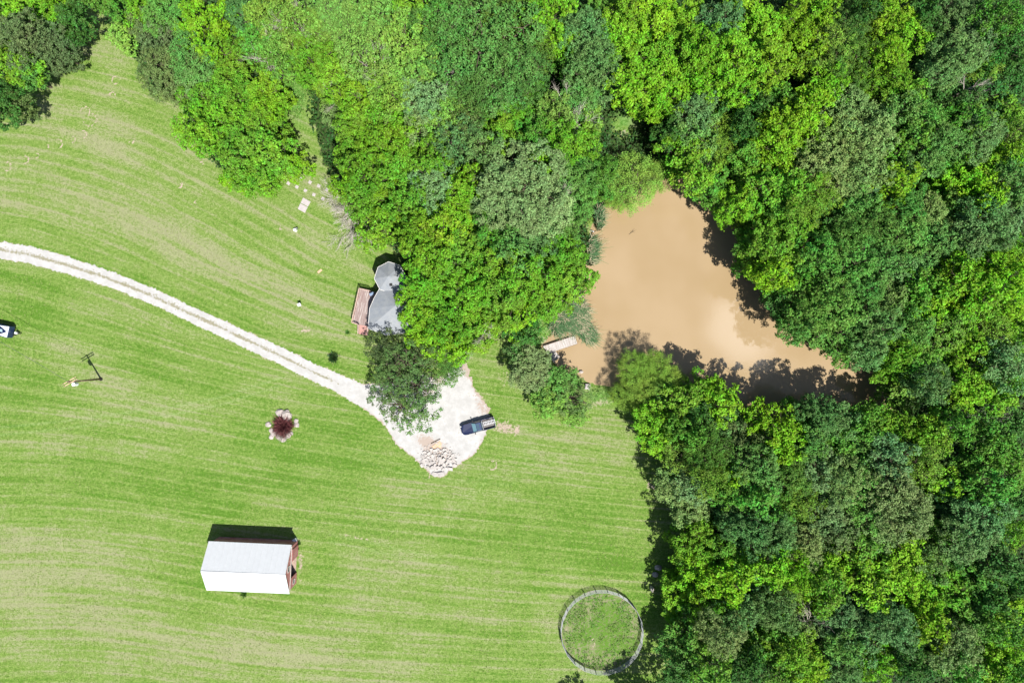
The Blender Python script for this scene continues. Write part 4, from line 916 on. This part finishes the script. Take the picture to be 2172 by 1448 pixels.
for i in range(5): s.box(.1, -.75+i*.3, .5, Lg, -.75+i*.3+.24, .55)
s.build('planks', M['dock'], gw); s = MB(); s.box(.3, -.75, .38, .4, .7, .49); s.box(Lg-.3, -.75, .38, Lg-.2, .7, .49); s.build('bearers', M['pole_wood'], gw)

# ---------------------------------------------------------------- pads, stones, boulders, small things
def slab(name, label, cat, pts, z0, z1, mat, group=None, bev=.015):
    cx = sum(p[0] for p in pts)/len(pts); cy = sum(p[1] for p in pts)/len(pts)
    s = MB(); s.prism([(x-cx, y-cy) for x, y in pts], z0, z1); return tag(s.build(name, M[mat], None, bev, loc=(cx, cy, 0)), label, cat, group)
slab('concrete_pad', 'upper of two pale square slabs lying side by side on the lawn', 'slab', [P(645.8, 421), P(661.4, 429.5), P(655.8, 440), P(640.2, 432)], -.05, .07, 'slab')
slab('concrete_pad', 'lower of two pale square slabs lying side by side on the lawn', 'slab', [P(639.6, 433), P(655.2, 441), P(649.4, 453), P(634.2, 445)], -.05, .07, 'slab')
rowA = [(555,215),(670,265),(790,320),(910,370),(1025,425)]; rowB = [(490,335),(607,385),(725,435),(843,492),(968,548)]
for rw, nm in ((rowA, 'upper'), (rowB, 'lower')):
    for i, (zx, zy) in enumerate(rw):
        cx, cy = P(540+zx/6.58, 340+zy/6.58); a = R(-28+trng.uniform(-6, 6)); q = .28
        slab('stepping_stone', f'square paving stone, {ORD[i]} from left in the {nm} row by the pads', 'paving stone', [(cx+q*1.41*math.cos(a+R(45+90*k)), cy+q*1.41*math.sin(a+R(45+90*k))) for k in range(4)], -.04, .05, 'slab', 'paving stones in two rows')
slab('stone_slab', 'pale square slab on the grass below the dock, near the pond', 'slab', [P(1240, 813), P(1251, 814), P(1250, 826), P(1239, 824)], .1, .4, 'slab')
slab('board', 'small weathered board lying on the lawn left of the house', 'board', [P(675, 577), P(683, 571), P(686, 574), P(678, 581)], .01, .05, 'orange_board')
slab('board', 'tan board lying on dirt above the broken slabs', 'board', [P(917, 945), P(934, 933), P(938, 940), P(936, 948), P(921, 950)], .02, .08, 'orange_board')
x, y = P(926, 934); dead('dark_pole', 'short dark pole lying beside the tan board on the gravel', 'pole', (x, y), [((-.9, -.42, .12), (.75, .42, .12), .06, .06)], 'bark')
# broken slabs
def rock_mesh(name, rx, ry, rz, seed, flat=False, mat='stone'):
    rng = np.random.RandomState(seed); bm = bmesh.new()
    if flat:
        n = rng.randint(4, 6); a0 = rng.rand()*6.28; pts = [(rx*math.cos(a0+6.283*i/n+rng.normal()*.12)*rng.uniform(.85, 1.1), ry*math.sin(a0+6.283*i/n+rng.normal()*.12)*rng.uniform(.85, 1.1)) for i in range(n)]
        s = MB(); s.bm = bm; s.prism(pts, 0, rz); bmesh.ops.recalc_face_normals(bm, faces=bm.faces); bmesh.ops.bevel(bm, geom=list(bm.edges), offset=.02, segments=1, affect='EDGES')
    else:
        bmesh.ops.create_icosphere(bm, subdivisions=3, radius=1); o = rng.rand(3)*50
        for v_ in bm.verts:
            c = v_.co; f = 1+.45*(float(vnoise(np.array(c.x+o[0]+c.z), np.array(c.y+o[1]), 1.6))-.5)+.3*(float(vnoise(np.array(c.z+o[2]-c.y), np.array(c.x+o[1]), 3.1))-.5)
            v_.co = Vector((c.x*rx*f, c.y*ry*f, max(c.z, -.35)*rz*f))
    me = bpy.data.meshes.new(name); bm.to_mesh(me); bm.free(); me.materials.append(M[mat]); return me
big = [(938,1003,.75,.5,'thick white slab at the very bottom of the stone pile'),(924,1004,.75,.45,'rectangular white slab at the bottom left tip of the stone pile'),(921,990,.8,.5,'large white slab just above the bottom tip of the pile'),(938,975,.7,.5,'white squarish slab in the right middle of the pile'),
       (903,975,.6,.5,'white slab at the left side of the pile'),(957,992,.6,.4,'white slab at the right foot of the pile'),(966,985,.5,.35,'outermost slab on the right of the pile'),(932,988,.55,.35,'white slab wedged above the two bottom slabs')]
for i, (px, py, a, b, lb) in enumerate(big):
    o = obj('broken_stone', rock_mesh('broken_stone', a, b, .22, 900+i, True)); o.location = (*P(px, py), trng.uniform(.05, .25)); o.rotation_euler = (R(trng.uniform(-8, 8)), R(trng.uniform(-8, 8)), R(trng.uniform(-35, 20))); tag(o, lb, 'broken stone', 'broken slabs in the pile')
sm = [rock_mesh('broken_stone', .42, .3, .15, 950+i, True) for i in range(6)]
cnt = 0; rr_ = random.Random(4); put_ = []
while cnt < 96:
    px = rr_.uniform(890, 968); py = rr_.uniform(950, 995); u = (px-930)/38; v_ = (py-976)/30
    if u*u+v_*v_ > 1 or py-976 > 22-abs(px-930)*.35: continue
    if any(math.hypot(px-a, py-b) < 4.4 for a, b in put_): 
        if rr_.random() < .97: continue
    put_.append((px, py))
    o = obj('broken_stone', sm[cnt % 6]); k = rr_.uniform(.42, 1.15); o.scale = (k, k, 1); dn = 1-math.hypot(u, v_)
    o.location = (*P(px, py), .03+.45*max(0, dn)*rr_.random()); o.rotation_euler = (R(rr_.uniform(-22, 22)), R(rr_.uniform(-22, 22)), rr_.uniform(0, 6.28))
    tag(o, 'small broken pale slab lying among many alike in the stone pile', 'broken stone', 'small broken slabs heaped in the pile'); cnt += 1
for q in range(26):
    a = rr_.uniform(-.3, 3.5); rr2 = rr_.uniform(1.0, 1.35)
    o = obj('stone_chip', sm[q % 6]); k = rr_.uniform(.25, .5); o.scale = (k, k, .6); o.location = (*P(930+36*rr2*math.cos(a), 972-26*rr2*math.sin(a)), .02); o.rotation_euler.z = rr_.uniform(0, 6.28)
    tag(o, 'stone chip scattered on the gravel above and beside the stone pile', 'stone chip', 'stone chips scattered round the pile')
bl = [(597.5,874,.62,'large pale boulder at the top of the red shrub bed'),(611,881,.85,'largest boulder, upper right of the red shrub'),(604,878,.4,'small boulder between the two large ones above the red shrub'),(631,891,.35,'small boulder at the far right of the red shrub, upper'),(632,899,.42,'boulder at the far right of the red shrub, lower'),(573,899,.42,'boulder at the left edge of the red shrub'),(578,911,.35,'lower left boulder of the shrub bed, upper'),(583,917,.5,'lower left boulder of the shrub bed, middle'),(579.5,924,.42,'lowest left boulder of the shrub bed'),(595,924,.5,'pale boulder below the red shrub, left of centre'),(604,930,.45,'boulder at the bottom tip of the shrub bed'),(614,921,.5,'boulder below the red shrub on the right'),(620,917,.32,'small boulder at the lower right of the red shrub'),(589,913,.38,'small boulder tucked under the left of the red shrub')]
for i, (px, py, q, lb) in enumerate(bl):
    o = obj('boulder', rock_mesh('boulder', q*1.2, q*1.05, q*.7, 30+i, False, 'boulder')); o.location = (*P(px, py), .1); o.rotation_euler.z = i*1.3; tag(o, lb, 'boulder', 'boulders around the red shrub')
red = Mat('red_leaf', .7, .2); rn = red.n('NewGeometry').outputs['Random Per Island']; red.color(red.mix(rn, (.06, .012, .018), (.21, .075, .075))); M['red_leaf'] = red.m
blade_bush('shrub', 'dark red shrub growing in a ring of pale boulders', 'shrub', 601, 903, 2.5, 1.5, 3400, 'red_leaf', (1, 1, 1), 8, .06)
tw = Mat('straw', .8, .2); rn = tw.n('NewGeometry').outputs['Random Per Island']; tw.color(tw.mix(rn, (.16, .14, .13), (.36, .32, .28))); M['straw'] = tw.m
blade_bush('dry_grass', 'grey dry grass tuft between the boulders below the red shrub', 'dry grass', 602, 920, 1.9, .6, 1400, 'straw', (1, 1, 1), 9, .035)
blade_bush('shrub', 'small dark sapling in a bare ring between driveway and deck', 'shrub', 708, 759, 1.2, 1.5, 520, 'leaf', (.045, .10, .03), 10, .09)
# boulders by the turnaround tree
for i, (px, py, q, lb) in enumerate([(922,822,.7,'pale boulder at the right side of the tree by the turnaround, upper'),(914,829,.6,'pale boulder beside the tree by the turnaround, middle'),(904,842,.6,'pale boulder beside the tree by the turnaround, lower'),(1394,1200,.6,'pale boulder in tree shade at the wood edge above the round pen'),(1388,1214,.55,'grey boulder at the wood edge, just below the shaded one'),(1232,788,.35,'small white stone at the pond bank under the trees')]):
    o = obj('boulder', rock_mesh('boulder', q, q*.8, q*.6, 60+i, False, 'boulder')); o.location = (*P(px, py), .1); tag(o, lb, 'boulder')
o = obj('stump', rock_mesh('stump', .32, .42, 1.0, 81, False, 'boulder')); o.location = (*P(1380, 1243), .3); tag(o, 'pale upright stump standing alone on the lawn above the round pen', 'stump')
# sign on a post, white tank, white post
x, y = P(641, 647); sg = thing('sign', 'small white square sign on a thin post left of the deck', 'sign', (x, y, 0), R(20))
MB().tube((0, 0, -.1), (0, 0, 1.25), .035).build('post', M['dark'], sg); s = MB(); s.hexa([(-.28, -.25, 1.0), (.28, -.25, 1.0), (.28, .22, 1.3), (-.28, .22, 1.3)], [(-.28, -.27, 1.03), (.28, -.27, 1.03), (.28, .20, 1.33), (-.28, .20, 1.33)]); s.build('panel', M['white_plastic'], sg)
x, y = P(630, 490); tk = thing('water_tank', 'small white rounded barrel standing on the upper lawn', 'barrel', (x, y, 0))
MB().tube((0, 0, 0), (0, 0, .75), .30, .26, 16).build('body', M['white_plastic'], tk, .04); MB().tube((0, 0, .75), (0, 0, .82), .2, .15, 14).build('lid', M['white_plastic'], tk)
x, y = P(635, 487); hy = thing('hydrant', 'short grey standpipe right beside the white barrel', 'standpipe', (x, y, 0))
MB().tube((0, 0, 0), (0, 0, .8), .06).build('pipe', M['steel_grey'], hy); MB().box(-.2, -.08, .75, .12, .08, .9).build('head', M['steel_grey'], hy, .03)
x, y = P(1252, 490); MBp = MB(); MBp.bar((0, 0, -.1), (.45, -.3, .6), .16); tag(MBp.build('post', M['white_plastic'], None, .02, loc=(x, y, 0)), 'short white leaning post at the upper left pond shore', 'post')
